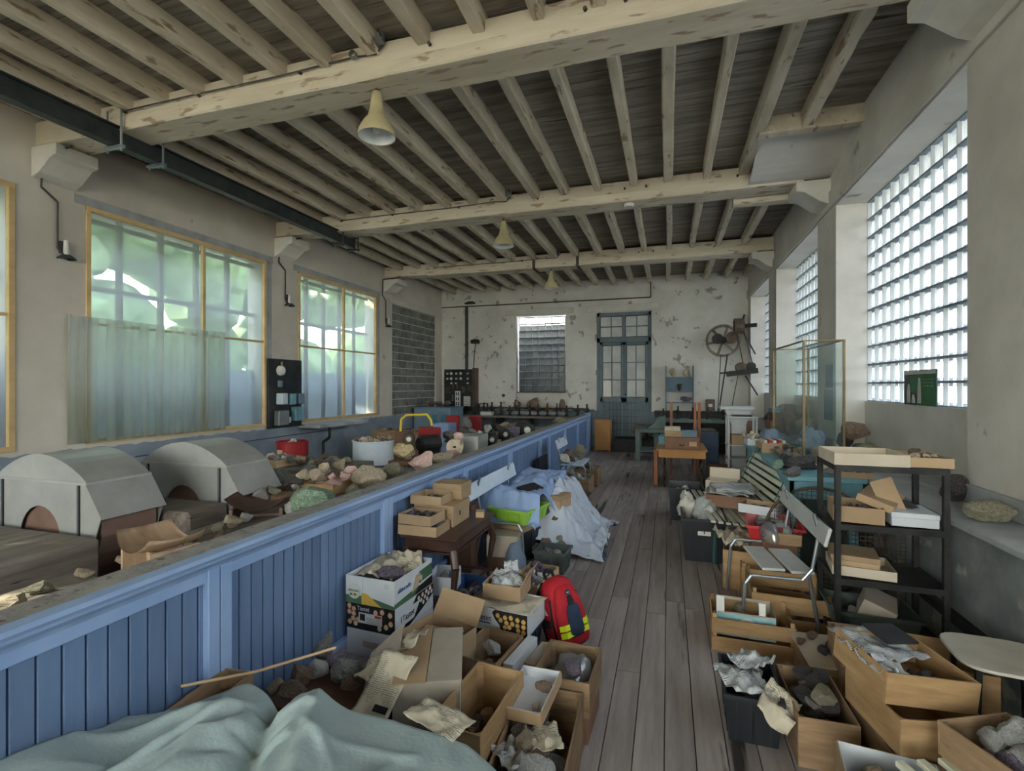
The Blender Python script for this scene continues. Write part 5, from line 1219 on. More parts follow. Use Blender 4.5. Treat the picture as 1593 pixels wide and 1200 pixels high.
for k in range(3): paper(.62+.03*k, 5.9-.02*k, .60+.03*k, .44, .46, ['lowest newspaper on the brown box of the bench', 'middle newspaper on the brown box of the bench', 'top newspaper on the brown box of the bench'][k], -.2+.15*k, .035, 90+k, m='newsprint_grey', n=10)
# teal table
t = thing('blue_table', 'teal-blue painted wooden table covered with minerals beside the wall', 'table', (1.29, 6.25, .0), 0)
TW = .52
B().box(-.27, .34, -1.25, 1.45, .90, .945).build('table_top', 'teal_paint', t, bevel=.006); B().box(-.24, .32, -1.2, -1.17, .74, .90).build('apron', 'teal_paint', t); B().box(-.24, -.21, -1.2, 1.4, .74, .90).build('apron', 'teal_paint', t)
for x_ in (-.19, .26):
    for y_ in (-1.14, 1.34):
        B().bar((x_, y_, 0), (x_, y_, .74), .07).build('leg', 'teal_paint', t)
B().box(-.14, .3, -.8, 1.3, 0, .7).build('cupboard_body', 'bench_green', t)
B().box(-.24, .32, 1.37, 1.40, .74, .90).build('apron', 'teal_paint', t)
TT = .945
for i, (px, py, w, h, k, l) in enumerate(((1245, 722, 60, 22, 'dark', 'flat dark slate on the teal table'), (1232, 735, 30, 14, 'grey', 'grey slab at the aisle edge of the teal table'), (1272, 718, 26, 14, 'brown', 'brown stone near the brass case foot on the teal table'),
        (1275, 707, 26, 18, 'beige', 'orange-beige rock on the teal table behind the brass case foot'), (1325, 712, 0, 0, '', ''), (1292, 733, 26, 12, 'grey', 'grey flat stone between the trays on the teal table'), (1210, 722, 22, 12, 'green', 'green mineral on the teal table edge'))):
    if w: rk(px, py, w, h*1.2, TT+.05, k, l)
p = onz(1322, 740, TT); carton('cardboard_tray', 'low cardboard tray of brown shards at the front of the teal table', 'tray', p.x, p.y, TT, .26, .30, .05, -.05, 'cardboard'); pile(p.x, p.y, TT+.01, .22, .25, 0, 14, .04, .07, ['brown', 'beige', 'violet'], 'in the low tray at the front of the teal table', 75, cap=.06)
p = onz(1272, 727, TT); carton('cardboard_tray', 'pale dish-like tray of shards on the teal table', 'tray', p.x-.03, p.y, TT, .24, .24, .05, .1, 'cardboard_pale'); pile(p.x-.03, p.y, TT+.01, .2, .2, 0, 10, .04, .07, ['beige', 'brown', 'grey'], 'in the pale tray on the teal table', 76, cap=.06)
pile(1.30, 6.35, TT, .4, .7, 0, 16, .07, .13, ['grey', 'dark', 'brown', 'olive'], 'spread in the middle of the teal table', 77)
p = onz(1266, 710, TT); bundle(p.x+.06, p.y+.35, TT, .36, .42, .32, 'large pale blue plastic sack inside the brass-framed glass case', 'bag_grey', 21, amp=.8, cat='sack', name='plastic_sack', sub=4); bundle(1.30, 7.35, TT, .30, .34, .26, 'blue-grey sack at the far end of the teal table', 'bag_grey', 22, amp=.8, cat='sack', name='plastic_sack', sub=4)
p = onz(1198, 703, TT); px_, py_ = p.x+.02, p.y
carton('cardboard_box', 'brown carton with red-striped packets on the teal table', 'box', px_, py_, TT, .30, .28, .12, .1, 'cardboard')
for k, w_ in enumerate(('aisle-side white', 'aisle-side red', 'middle white', 'wall-side red', 'wall-side white')): closed('striped_packet', '%s packet standing in the carton on the teal table' % w_, 'packet', px_-.10+.05*k, py_, TT+.07, .035, .24, .08, .1, 'print_red' if k % 2 else 'porcelain', group='striped packets in the carton', lid=False)
carton('cardboard_box', 'white carton with crumpled brown paper behind the striped packets', 'box', 1.13, 7.5, .946, .24, .26, .09, .05, 'carton_white'); paper(1.13, 7.5, 1.05, .26, .26, 'crumpled brown packing paper in the white carton', .3, .08, 95)
# glass show case with brass frame
t = thing('glass_case', 'tall empty glass show case with a thin brass frame', 'show case', (0, 0, 0))
zb = TT
cs = [onz(1250, 716, zb), onz(1308, 700, zb), None, onz(1202, 675, zb)]
P0 = Vector((1.39, 6.07, zb)); P1 = Vector((1.77, 6.09, zb)); P3 = Vector((1.36, 7.5, zb)); P2 = Vector((1.77, 7.5, zb))
H1 = 2.23
for p in (P0, P1, P2, P3): B().bar(p, (p.x, p.y, H1), .022).build('post', 'brass', t)
for a, c in ((P0, P1), (P1, P2), (P2, P3), (P3, P0)):
    B().bar((a.x, a.y, H1), (c.x, c.y, H1), .03, .014).build('top_rail', 'brass', t); B().bar((a.x, a.y, zb+.012), (c.x, c.y, zb+.012), .03, .02).build('bottom_rail', 'brass', t)
    B().bar((a.x, a.y, (zb+H1)/2), (c.x, c.y, (zb+H1)/2), .004, H1-zb-.04).build('glass_pane', 'glass_clear', t)
B().add([(P0.x, P0.y, H1), (P1.x, P1.y, H1), (P2.x, P2.y, H1), (P3.x, P3.y, H1)], [(0, 1, 2, 3)]).build('top_glass', 'glass_clear', t)
# wire mesh discs behind the shelf
t = thing('wire_disc', 'large round rusty wire mesh leaning behind the black shelf', 'wire mesh', (1.22, 4.80, .46), 0, rot=(1.35, 0, -.35))
b = B(); R_ = .42
b.tube([(R_*math.cos(2*PI*i/36), R_*math.sin(2*PI*i/36), 0) for i in range(37)], .012, 6); b.build('rim', 'rust_iron', t)
b = B()
for k in range(-11, 12):
    q = k*R_/12; l_ = math.sqrt(R_*R_-q*q); b.bar((-l_, q, 0), (l_, q, 0), .004); b.bar((q, -l_, 0), (q, l_, 0), .004)
b.build('mesh', 'rust_iron', t)
t = thing('wire_grid', 'rectangular wire mesh panel standing behind the black shelf', 'wire mesh', (1.30, 4.3, 0), 0)
b = B()
for k in range(13): b.bar((k*.028, 0, 0), (k*.028, 0, .8), .003)
for k in range(28): b.bar((0, 0, k*.029), (.34, 0, k*.029), .003)
b.build('mesh', 'rust_iron', t)
# ledge rocks near the right window
for i, (px, py, w, h, k, l, sd_) in enumerate(((1332, 668, 34, 30, 'brown', 'brown rock on the ledge behind the tall case', 1), (1352, 683, 34, 24, 'olive', 'olive rock low on the ledge behind the empty tray', 2), (1338, 684, 20, 20, 'dark', 'dark stone against the window pier on the ledge', 3),
        (1366, 689, 26, 16, 'dark', 'dark flat rock in the middle of the ledge row', 4), (1396, 690, 36, 20, 'grey', 'grey rock with a white vein on the ledge', 5), (1380, 692, 20, 12, 'brown', 'small brown rock between the ledge rocks', 6), (1488, 728, 38, 36, 'dark', 'large dark rock in the window niche beside the pier', 7), (1312, 690, 20, 24, 'dark', 'dark rock behind the brass case post', 8))):
    p = onx(px, py, 2.08 if i != 6 else 1.93); sw_, sh_ = psize(w, p), psize(h, p); z = .94 if i not in (0,) else 1.12
    rock(p.x, p.y, z, sw_*1.2, sw_, sh_*1.15 if i else sh_, k, l, rz=0, seed=sd_)
p = onz(1540, 805, .94); rock(1.83, 3.72, .94, .30, .24, .13, 'olive', 'pale olive rock alone on the ledge near the camera', seed=2, rz=.3); bpy.data.objects[-1] if False else None
# poster leaning in the right window
t = thing('window_poster', 'dark poster with a green panel leaning against the glass blocks', 'poster', (2.27, 5.36, 1.562), 0, rot=(0, -.0, 0))
B().box(0, .008, 0, .64, 0, .335).build('poster_board', 'poster_dark', t); B().box(-.003, 0, .0, .36, 0, .30).build('green_panel', 'poster_green', t); B().box(-.005, -.003, .22, .50, .12, .28).build('green_panel', 'poster_green', t)
for y_, h_ in ((.30, .26), (.52, .20), (.42, .10)): B().prism([(y_-.035, .02), (y_+.035, .02), (y_+.03, h_*.6), (y_+.012, h_), (y_-.012, h_), (y_-.03, h_*.6)], 'x', -.010, -.006).build('printed_figure', 'figure_pale', t)
for k in range(3): B().box(-.006, -.003, .05, .25, .24-.03*k, .25-.03*k).build('text_line', 'neon_yellow' if k == 9 else 'rock_green', t)
B().box(-.004, -.0, .02, .62, .295, .33).build('poster_header', 'figure_pale', t)
t = thing('pier_poster', 'blue upper poster hung on the pier beyond the glass case', 'poster', (1.993, 7.28, 1.72)); B().box(-.004, 0, 0, .30, 0, .30).build('sheet', 'poster_blue', t)
t = thing('pier_poster', 'larger blue poster below it on the pier beyond the glass case', 'poster', (1.993, 7.28, 1.30)); B().box(-.004, 0, 0, .36, 0, .40).build('sheet', 'poster_blue', t)

# orange sewing-machine table with boxes
t = thing('sewing_table', 'orange wooden sewing-machine table on ornate iron legs', 'table', (.22, 9.25, 0), 0)
B().box(-.38, .38, -.32, .9, .52, .64).build('table_body', 'orange_wood', t, bevel=.006); B().box(-.41, .41, -.35, .93, .64, .665).build('table_top', 'orange_wood', t, bevel=.005)
B().box(-.46, -.40, -.1, .9, .0, .62).build('side_leaf', 'red_wood', t)
for x_ in (-.28, .28):
    b = B(); b.tube([(x_, -.22, 0), (x_+.05, -.22, .2), (x_-.05, -.22, .4), (x_, -.22, .52)], .014); b.tube([(x_-.07, -.22, 0), (x_, -.22, .3), (x_-.07, -.22, .52)], .014); b.tube([(x_+.07, -.22, 0), (x_, -.22, .3), (x_+.07, -.22, .52)], .014); b.tube([(x_, .5, 0), (x_, .5, .52)], .02); b.build('iron_leg', 'rust_iron', t)
B().box(.32, .40, -.2, .6, 0, .52).build('side_panel', 'black_iron', t)
o = closed('drawer_box', 'large brown wooden drawer box on the orange table', 'box', .22, 9.20, .666, .56, .36, .20, 0, 'box_brown', lid=False)
B().tube([(-.03, -.185, .09), (-.03, -.2, .06), (.03, -.2, .06), (.03, -.185, .09)], .006).build('handle', 'black_iron', o); B().box(.12, .24, -.183, -.18, .05, .13).build('paper_label', 'crate_pale', o)
closed('drawer_box', 'small brown box on the large drawer at the left', 'box', .08, 9.20, .868, .28, .3, .10, 0, 'cardboard'); closed('drawer_box', 'topmost small box with printed edge on the orange table', 'box', .07, 9.20, .97, .26, .28, .06, 0, 'cardboard_pale')
closed('clear_box', 'grey transparent lidded box beside the small brown boxes', 'box', .34, 9.22, .868, .26, .3, .10, 0, 'cabinet_blue')
closed('drawer_stack', 'greenish stacked glass trays at the left end of the orange table', 'tray', -.11, 9.75, .667, .12, .3, .16, 0, 'teal_paint', lid=False)
for x_, y_, l_ in ((.06, 10.5, 'single upright orange post behind the orange table'), (.50, 10.4, 'left one of two upright orange posts behind the table'), (.58, 10.45, 'right one of two upright orange posts behind the table')):
    B().box(x_-.025, x_+.025, y_-.025, y_+.025, 0, 1.42).build('wooden_post', 'red_wood', label=l_, cat='post')
o = closed('blue_chest', 'dark blue-grey flat chest with folders behind the orange table', 'chest', .74, 11.35, 0, .45, 1.1, .80, 0, 'folder_blue', lid=True); B().box(-.2, .2, -.4, .4, .801, .82).build('folder', 'slate', o)
for k in range(2): closed('wooden_box', ['low brown box under the blue-grey chest', 'low red-brown box right of the orange table'][k], 'box', .88+.02*k, 9.95-.9*k, 0, .4, .4, .28, 0, 'box_brown', lid=False)
# white stand
t = thing('white_stand', 'narrow white painted shelf stand beside the garden bench', 'stand', (1.27, 9.95, 0), 0)
for x_ in (-.23, .23):
    for y_ in (-.16, .2): B().box(x_-.018, x_+.018, y_-.018, y_+.018, 0, 1.18).build('leg', 'white_paint', t, bevel=.003)
for z in (.42, .66, 1.17): B().box(-.26, .26, -.19, .23, z, z+.02).build('shelf', 'white_paint', t, bevel=.003)
closed('cardboard_box', 'worn brown box on the middle of the white stand', 'box', 1.28, 9.96, .682, .38, .3, .18, 0, 'cardboard'); closed('slate_tray', 'dark slate trays on top of the white stand', 'tray', 1.27, 9.96, 1.192, .32, .3, .02, 0, 'slate')
closed('white_box', 'white flat box on the tapering plinth behind the white stand', 'box', 1.26, 10.6, 1.29, .60, .42, .06, 0, 'white_paint', lid=False)
t = thing('white_plinth', 'tapering white plinth behind the white shelf stand', 'plinth', (1.28, 10.6, 0)); B().prism([(-.12, 0), (.14, 0), (.14, 1.0), (.24, 1.29), (-.24, 1.29), (-.12, 1.0)], 'y', -.15, .15).build('plinth_body', 'white_paint', t)
for i, (x_, y_, z_, w_, d_, h_, m_, l_) in enumerate(((1.84, 9.7, .942, .36, .5, .20, 'box_brown', 'big brown case on the ledge beyond the teal table'), (1.86, 9.7, 1.144, .30, .4, .14, 'box_brown', 'small brown case on the big brown case'), (1.86, 9.7, 1.286, .32, .36, .07, 'cabinet_blue', 'grey metal box topmost on the brown cases'), (1.46, 10.9, 0, .34, .5, 1.06, 'box_brown', 'tall brown trunk right of the white plinth'), (1.46, 10.9, 1.062, .30, .4, .04, 'white_paint', 'white flat box on the tall brown trunk'))):
    closed('trunk', l_, 'trunk', x_, y_, z_, w_, d_, h_, 0, m_)
for i, (px, py, w, h, k, l) in enumerate(((1222, 660, 36, 40, 'brown', 'big brown rock in the far window niche'), (1240, 665, 34, 46, 'brown', 'tall brown rock beside the pier in the far niche'), (1205, 668, 28, 30, 'dark', 'dark rock left of the big brown niche rocks'), (1255, 665, 30, 32, 'olive', 'olive rock at the right of the far niche rocks'))):
    p = onx(px, py, 1.98); rock(p.x, p.y, .94, psize(w, p)*1.2, .4, psize(h, p)*1.1, k, l, rz=0)

# ================================================================ BACK OF THE HALL
def vice(x, y, z, lab):
    t = thing('bench_machine', lab, 'machine', (x, y, z), rnd.uniform(-.6, .6), group=None); t.scale = (rnd.uniform(.9, 1.5), rnd.uniform(.9, 1.4), rnd.uniform(.65, 1.05))
    B().lathe([(.06, 0), (.05, .03), (.025, .06), (.025, .16), (.045, .18), (.045, .24), (.02, .27), (.015, .36), (.03, .38), (0, .4)], n=10).build('column', 'black_iron', t); B().cyl((-.14, 0, .21), (.14, 0, .21), .014, n=6).build('spindle', 'black_iron', t); B().cyl((-.05, 0, .21), (-.02, 0, .21), .06, n=12).build('wheel', 'rust_iron', t)
t = thing('workbench', 'long dark workbench along the back wall with many small machines', 'workbench', (-3.8, 13.75, 0))
B().box(-1.9, 1.62, -.4, .42, .84, .90).build('bench_top', 'grey_timber', t, bevel=.005)
for x_ in (-1.8, -.9, 0, .9, 1.65):
    for y_ in (-.32, .34): B().box(x_-.05, x_+.05, y_-.05, y_+.05, 0, .84).build('leg', 'black_iron', t)
B().cyl((-1.9, .15, 1.10), (1.6, .15, 1.10), .018, n=8).build('line_shaft', 'black_iron', t)
for k in range(13): vice(-5.35+k*.27 + rnd.uniform(-.04, .04), 13.62, .90, '%s small black bench grinder from the switchboard end of the long workbench' % ['first', 'second', 'third', 'fourth', 'fifth', 'sixth', 'seventh', 'eighth', 'ninth', 'tenth', 'eleventh', 'twelfth', 'last'][k])
for i, (px, py, w, h, k, l) in enumerate(((805, 634, 14, 18, 'brown', 'pointed brown rock standing below the back window at its left'), (830, 634, 26, 22, 'brown', 'big reddish rock standing below the middle of the back window'), (847, 640, 9, 10, 'yellow', 'small yellowish rock right of the reddish one'), (856, 640, 12, 9, 'yellow', 'yellowish flat rock below the back window'), (866, 641, 6, 7, 'white', 'tiny pale rock below the back window'), (874, 632, 10, 20, 'brown', 'narrow brown rock below the back window at its right'))):
    p = ony(px, py, 14.15); rock(p.x, p.y-.02, 1.0, psize(w, p), .22, psize(h, p), k, l, rz=0, tilt=0)
st(B().box(-4.36, -2.85, YB-.36, YB+.12, .905, 1.0), 'trim_7', 'ledge_stone')
closed('white_box', 'small white box lying on the back workbench', 'box', -4.95, 13.5, .902, .34, .2, .10, 0, 'porcelain', lid=False)
t = thing('bench_press', 'dark angled press at the left end of the back workbench', 'press', (-5.45, 13.9, .9)); B().bar((-.1, 0, 0), (.08, 0, .3), .10).build('arm', 'black_iron', t); B().bar((0, 0, .30), (.38, 0, .32), .03).build('lever', 'black_iron', t); B().bar((.36, 0, 0), (.36, 0, .32), .03).build('post', 'black_iron', t)
B().lathe([(0, 0), (.05, .0), (.05, .02), (0, .03)], (-4.75, YB-.03, 1.45), 12, 'y').build('hanging_disc', 'rust_iron', label='small dark oval disc hanging left of the back window', cat='disc')
# right-hand back bench with vices
t = thing('workbench', 'dark green workbench with vices in front of the wall shelf', 'workbench', (.55, 13.6, 0)); B().box(-.95, 1.12, -.35, .4, .82, .90).build('bench_top', 'bench_greygreen', t); B().box(-.9, 1.1, .30, .38, 0, 1.08).build('back_panel', 'black_iron', t)
for x_ in (-.85, .1, 1.0): B().box(x_-.05, x_+.05, -.3, .3, 0, .82).build('leg', 'bench_greygreen', t)
for k in range(5): vice(-.12+k*.36, 13.5, .90, ['leftmost black vice on the dark green workbench', 'second black vice from the door on the dark green workbench', 'middle black vice on the dark green workbench', 'fourth black vice from the door on the dark green workbench', 'rightmost black vice on the dark green workbench'][k])
t = thing('lathe_bench', 'grey-green machine table in front of the tall door', 'machine table', (-.36, 12.25, 0)); B().box(-.38, .30, -.3, .7, .66, .74).build('table_top', 'bench_greygreen', t, bevel=.01); B().prism([(-.1, .74), (.3, .74), (.3, 1.02), (.12, .98), (.02, .84)], 'y', .1, .7).build('side_bracket', 'bench_greygreen', t)
for x_ in (-.32, .24):
    for y_ in (-.22, .6): B().box(x_-.05, x_+.05, y_-.05, y_+.05, 0, .66).build('leg', 'bench_greygreen', t)
B().box(-.3, .24, -.2, .6, .2, .24).build('lower_shelf', 'bench_greygreen', t)
t = thing('orange_cabinet', 'small orange-brown wooden cabinet standing before the tall door', 'cabinet', (-1.66, 13.5, 0)); B().box(-.19, .21, -.2, .2, .05, .82).build('body', 'orange_wood', t, bevel=.006); B().box(-.21, .23, -.22, .22, .82, .845).build('top', 'orange_wood', t, bevel=.003); B().box(-.16, .18, -.212, -.2, .09, .78).build('door', 'orange_wood', t, bevel=.004); B().cyl((.13, -.23, .45), (.13, -.212, .45), .012, n=8).build('knob', 'brass', t)
for x_ in (-.17, .19): B().box(x_-.02, x_+.02, -.18, -.14, 0, .05).build('leg', 'orange_wood', t)
t = thing('low_platform', 'dark low step in front of the grey double door', 'step', (-1.0, 13.75, 0)); B().box(-.4, .85, -.3, .45, 0, .34).build('step', 'black_iron', t, bevel=.01)
rock(-.72, 13.65, .34, .42, .35, .40, 'brown', 'round brownish rock on the dark step before the door', seed=1)
# wall shelf
t = thing('stone_shelf', 'grey wooden wall shelf with stones right of the tall door', 'shelf', (-.06, 14.38, 0))
for x_ in (0, .70): B().box(x_-.015, x_+.015, -.22, 0, .96, 2.28).build('side', 'cabinet_blue', t, bevel=.004)
for z in (1.98, 1.60, 1.30): B().box(0, .70, -.22, 0, z-.02, z).build('shelf', 'cabinet_blue', t)
B().box(0, .7, -.02, 0, 1.60, 1.98).build('back_panel', 'cabinet_blue', t)
rock(.12, 14.25, 1.98, .24, .12, .24, 'beige', 'rounded beige stone on top of the wall shelf', seed=3, tilt=0); rock(.46, 14.25, 1.98, .22, .12, .24, 'beige', 'pointed beige stone on top of the wall shelf', seed=6, tilt=0); rock(.30, 14.26, 1.60, .6, .14, .2, 'dark', 'long dark stone on the middle of the wall shelf', seed=5, tilt=0); rock(.46, 14.26, 1.30, .34, .14, .16, 'violet', 'dark violet stone on the lowest wall shelf', seed=8, tilt=0)
t = thing('wall_box', 'small dark electric box on the back wall above the vices', 'electric box', (1.07, 14.38, 1.08)); B().box(-.11, .11, -.12, 0, 0, .30).build('case', 'dark_furniture', t, bevel=.01); B().box(-.05, .05, -.13, -.12, .1, .18).build('label', 'porcelain', t)
# line-shaft wheel and shaft
t = thing('pulley_wheel', 'large spoked pulley wheel mounted high in the back right corner', 'pulley wheel', (1.36, 14.12, 2.92))
def wheel(t, r, w, m, hub, sp_, y0=0):
    b = B(); b.lathe([(r-.055, -w/2), (r, -w/2), (r, w/2), (r-.055, w/2), (r-.055, -w/2)], (0, y0, 0), 32, 'y'); b.build('rim', m, t)
    B().lathe([(0, -w*.7), (hub, -w*.7), (hub, w*.7), (0, w*.7)], (0, y0, 0), 16, 'y').build('hub', 'black_iron', t)
    for k in range(sp_): a = 2*PI*k/sp_+.2; B().bar((0, y0, 0), ((r-.02)*math.cos(a), y0, (r-.02)*math.sin(a)), .06, .03, (0, 1, 0)).build('spoke', m, t)
wheel(t, .42, .12, 'pulley_wood', .09, 6)
B().lathe([(0, -.05), (.15, -.05), (.15, .05), (0, .05)], (.20, -.22, .06), 20, 'y').build('step_pulley', 'rust_iron', t); B().lathe([(0, -.05), (.13, -.05), (.13, .05), (0, .05)], (-.14, -.16, .04), 20, 'y').build('step_pulley', 'black_iron', t)
B().cyl((0, -.3, 0), (0, .27, 0), .03, n=10).build('axle', 'black_iron', t)
t = thing('shaft_drum', 'dark drum on a wall arm above the pulley wheel', 'shaft', (1.68, 13.5, 3.22)); B().cyl((-.12, 0, 0), (.1, 0, 0), .19, n=20).build('drum', 'rust_iron', t); B().cyl((.1, 0, 0), (.38, -.1, .0), .05, n=10).build('shaft', 'black_iron', t); B().cyl((.08, 0, .12), (.12, 0, .28), .025, n=8).build('oiler', 'black_iron', t); B().bar((.06, 0, -.1), (.36, 0, -.7), .03).build('brace', 'black_iron', t)
t = thing('line_shaft', 'horizontal dark drive shaft on a bracket below the pulley wheel', 'shaft', (1.35, 13.0, 2.02)); B().bar((-.02, 0, 0), (.66, -.1, .08), .12).build('bracket_beam', 'black_iron', t); B().cyl((.30, -.08, .16), (.30, .08, .16), .12, n=16).build('pulley', 'rust_iron', t); B().cyl((.52, -.08, .18), (.52, .08, .18), .10, n=16).build('pulley', 'black_iron', t); B().bar((.4, 0, -.04), (.65, -.1, -.5), .03).build('brace', 'black_iron', t)
B().cyl((-.16, 0, .03), (.0, 0, .03), .02, n=8).build('shaft_end', 'rust_iron', t)
for i, (a, c, l, w_) in enumerate((((1.30, 14.0, 2.55), (1.22, 13.9, 1.05), 'left hanging leather belt below the pulley wheel', .02), ((1.46, 14.0, 2.55), (1.24, 13.9, 1.05), 'right hanging leather belt below the pulley wheel', .035), ((1.62, 13.55, 3.1), (1.72, 13.05, 2.2), 'thin belt from the drum down to the drive shaft', .02), ((1.78, 13.5, 3.1), (1.92, 13.0, 2.2), 'outer belt from the drum to the drive shaft', .02), ((1.60, 13.1, 2.0), (1.55, 14.2, 1.0), 'thin rod dropping from the drive shaft to the bench', .014))):
    B().bar(a, c, w_, .012).build('belt', 'black_iron', label=l, cat='belt')

# ================================================================ BEHIND THE PARTITION
def hood(x, y, rz, lab, lab2):
    t = thing('grinding_machine', lab, 'machine', (x, y, 0), rz)
    n = 14; D = .46
    arc = [(-.5+i/n, 1.05+.19*math.sin(PI*i/n)**.85) for i in range(n+1)]
    # lid
    B().prism(arc, 'y', 0, D).build('hood_lid', 'galvanised', t)
    B().box(-.505, .505, -.008, D+.008, 1.035, 1.052).build('lid_rim', 'galvanised', t)
    # front plate with half moon opening
    hole = [(.22*math.cos(PI*i/12), .62+.235*math.sin(PI*i/12)) for i in range(13)]
    front = [(-.5, .45), (-.64, .80), (-.5, 1.035), (.5, 1.035), (.64, .80), (.5, .45), (.22, .45)] + hole + [(-.22, .45)]
    B().prism(front, 'y', 0, .006).build('front_plate', 'galvanised', t)
    B().prism([(-.5, .45), (-.64, .80), (-.5, 1.035), (.5, 1.035), (.64, .80), (.5, .45)], 'y', D-.006, D).build('rear_plate', 'galvanised', t)
    for s in (-1, 1):
        B().bar((s*.5, D/2, 1.035), (s*.66, D/2, .80), D+.02, .006, (s, 0, .6)).build('side_flap', 'galvanised', t)
        B().box(s*.42-.014, s*.42+.014, -.008, -.001, .50, 1.03).build('slot', 'black_iron', t); B().box(s*.42-.005, s*.42+.005, -.012, -.008, .5, 1.03).build('strip', 'tube_metal', t)
    B().lathe([(0, .12), (.40, .12), (.42, .16), (.42, .32), (.40, .36), (0, .36)], (0, 0, .55), 28, 'y').build('grindstone', 'rock_brown', t)
    cas = [(.62*math.cos(PI*i/14+PI), .80+.62*math.sin(PI*i/14+PI)) for i in range(15)]
    B().prism([(-.60, .80)]+cas[1:-1]+[(.60, .80), (.55, .86), (-.55, .86)], 'y', .03, D-.03).build('trough_casing', 'copper_brown', t, smooth=False)
    B().box(-.45, .45, .06, D-.06, 0, .3).build('plinth', 'grey_timber', t)
    return t
hood(-4.47, 2.52, .0, 'galvanised hooded grinding machine nearest the camera at the left edge', '')
hood(-4.16, 3.42, .0, 'second galvanised hooded grinding machine behind the timber block', '')
B().box(-5.1, -3.74, 1.2, 2.46, .25, .70).build('timber_block', 'grey_timber', label='heavy grey timber block before the nearest hooded machine', cat='timber', bevel=.02)
B().box(-4.72, -3.62, 3.02, 3.40, .25, .74).build('timber_block', 'grey_timber', label='heavy grey timber block between the two hooded machines', cat='timber', bevel=.02)
for x0_, x1_, y0_, y1_, l in ((-5.0, -3.9, 1.3, 2.4, 'nearest'), (-4.6, -3.7, 3.05, 3.36, 'second')): B().box(x0_, x1_, y0_, y1_, 0, .25).build('stone_footing', 'concrete_floor', label='%s low footing under the timber block' % l, cat='footing')
# carved work stool
def seat_stool(x, y, rz, h, m, lab, w=.46, d=.34):
    t = thing('work_stool', lab, 'stool', (x, y, 0), rz)
    bm = bmesh.new(); g = []; n = 14
    for j in range(n+1):
        row = []
        for i in range(n+1):
            u, v = i/n*2-1, j/n*2-1
            k = 1-.12*abs(v)**3
            row.append(bm.verts.new((u*w/2*k, v*d/2*(1-.15*u*u), h+.12*u*u-.03-.015*(1-v*v)+.015*math.cos(u*3))))
        g.append(row)
    for j in range(n):
        for i in range(n): f = bm.faces.new((g[j][i], g[j][i+1], g[j+1][i+1], g[j+1][i])); f.smooth = True
    bmesh.ops.solidify(bm, geom=bm.faces[:], thickness=.04)
    me = bpy.data.meshes.new('seat'); bm.to_mesh(me); bm.free(); put(me, 'seat', m, t)
    for sx in (-1, 1): B().box(sx*w*.36-.012, sx*w*.36+.012, -d*.38, d*.38, 0, h-.01).build('side_panel', m, t)
    B().box(-w*.34, w*.34, -.01, .01, h-.3, h-.08).build('cross_panel', m, t)
    return t
p = onz(250, 838, .86)
seat_stool(p.x, p.y, -.25, .84, 'worn_wood', 'worn wooden work stool with a saddle-shaped seat before the second hood')
p = onz(410, 790, .80)
seat_stool(p.x-.12, p.y+.1, .5, .80, 'copper_brown', 'brown leather-covered work seat beside the second hooded machine', .5, .36)
# trestle table carrying the rocks behind the partition
for i, (y0_, y1_, xa, lab) in enumerate(((.6, 1.95, -3.2, 'broad plank table behind the nearest stretch of partition'), (2.0, 2.5, -2.62, 'low plank table behind the near partition carrying small rocks'), (2.55, 5.3, -3.3, 'plank table behind the partition carrying the big green rock'), (5.4, 8.6, -3.15, 'plank table behind the partition carrying the pale rocks'), (8.8, 12.4, -4.1, 'far plank table behind the partition crowded with grey stones'))):
    t = thing('rock_table', lab, 'table', (0, 0, 0)); zt = .70
    n = 5; wv = (-2.30-xa)/n
    for k in range(n): B().box(xa+k*wv+.003, xa+(k+1)*wv-.003, y0_, y1_, zt-.04, zt).build('plank', 'grey_timber', t, bevel=.003)
    for x_ in (xa+.08, -2.38):
        for y_ in (y0_+.1, y1_-.1): B().box(x_-.04, x_+.04, y_-.04, y_+.04, 0, zt-.04).build('leg', 'grey_timber', t)
TZ = .70
def rt(px, py, w, h, kind, lab, lump=False, seed=None, zc=None):
    p = onz(px, py, TZ+.12 if zc is None else zc); sh = psize(h, p); p = onz(px, py, max(TZ+sh*.5, TZ) if zc is None else zc); sw_ = psize(w, p); sh = psize(h, p)
    z = p.z-sh*.5
    return rock(p.x, p.y, z, sw_*1.15, sw_*.9, sh*1.1, kind, lab, rz=YAW+.1, lump=lump, seed=seed, tilt=.06)
rt(492, 781, 64, 42, 'green', 'large pale green crystalline rock right behind the partition rail', seed=1)
rt(456, 793, 26, 24, 'white', 'white crystal rock at the left foot of the green rock', lump=True, seed=1)
rt(573, 746, 46, 36, 'beige', 'knobbly pale coral-like rock behind the partition rail', lump=True, seed=0)
rt(549, 763, 22, 20, 'olive', 'olive rock below the knobbly coral-like rock', seed=6)
rt(615, 736, 34, 28, 'olive', 'grey-olive rock right of the knobbly one', seed=2)
rt(655, 722, 33, 32, 'pink', 'pinkish rock with a grey flank near the middle post', seed=4)
rt(690, 714, 40, 18, 'beige', 'pale speckled rock low behind the rail', seed=3); rt(706, 708, 22, 12, 'pink', 'pink rock before the round orange stone wheel', seed=5)
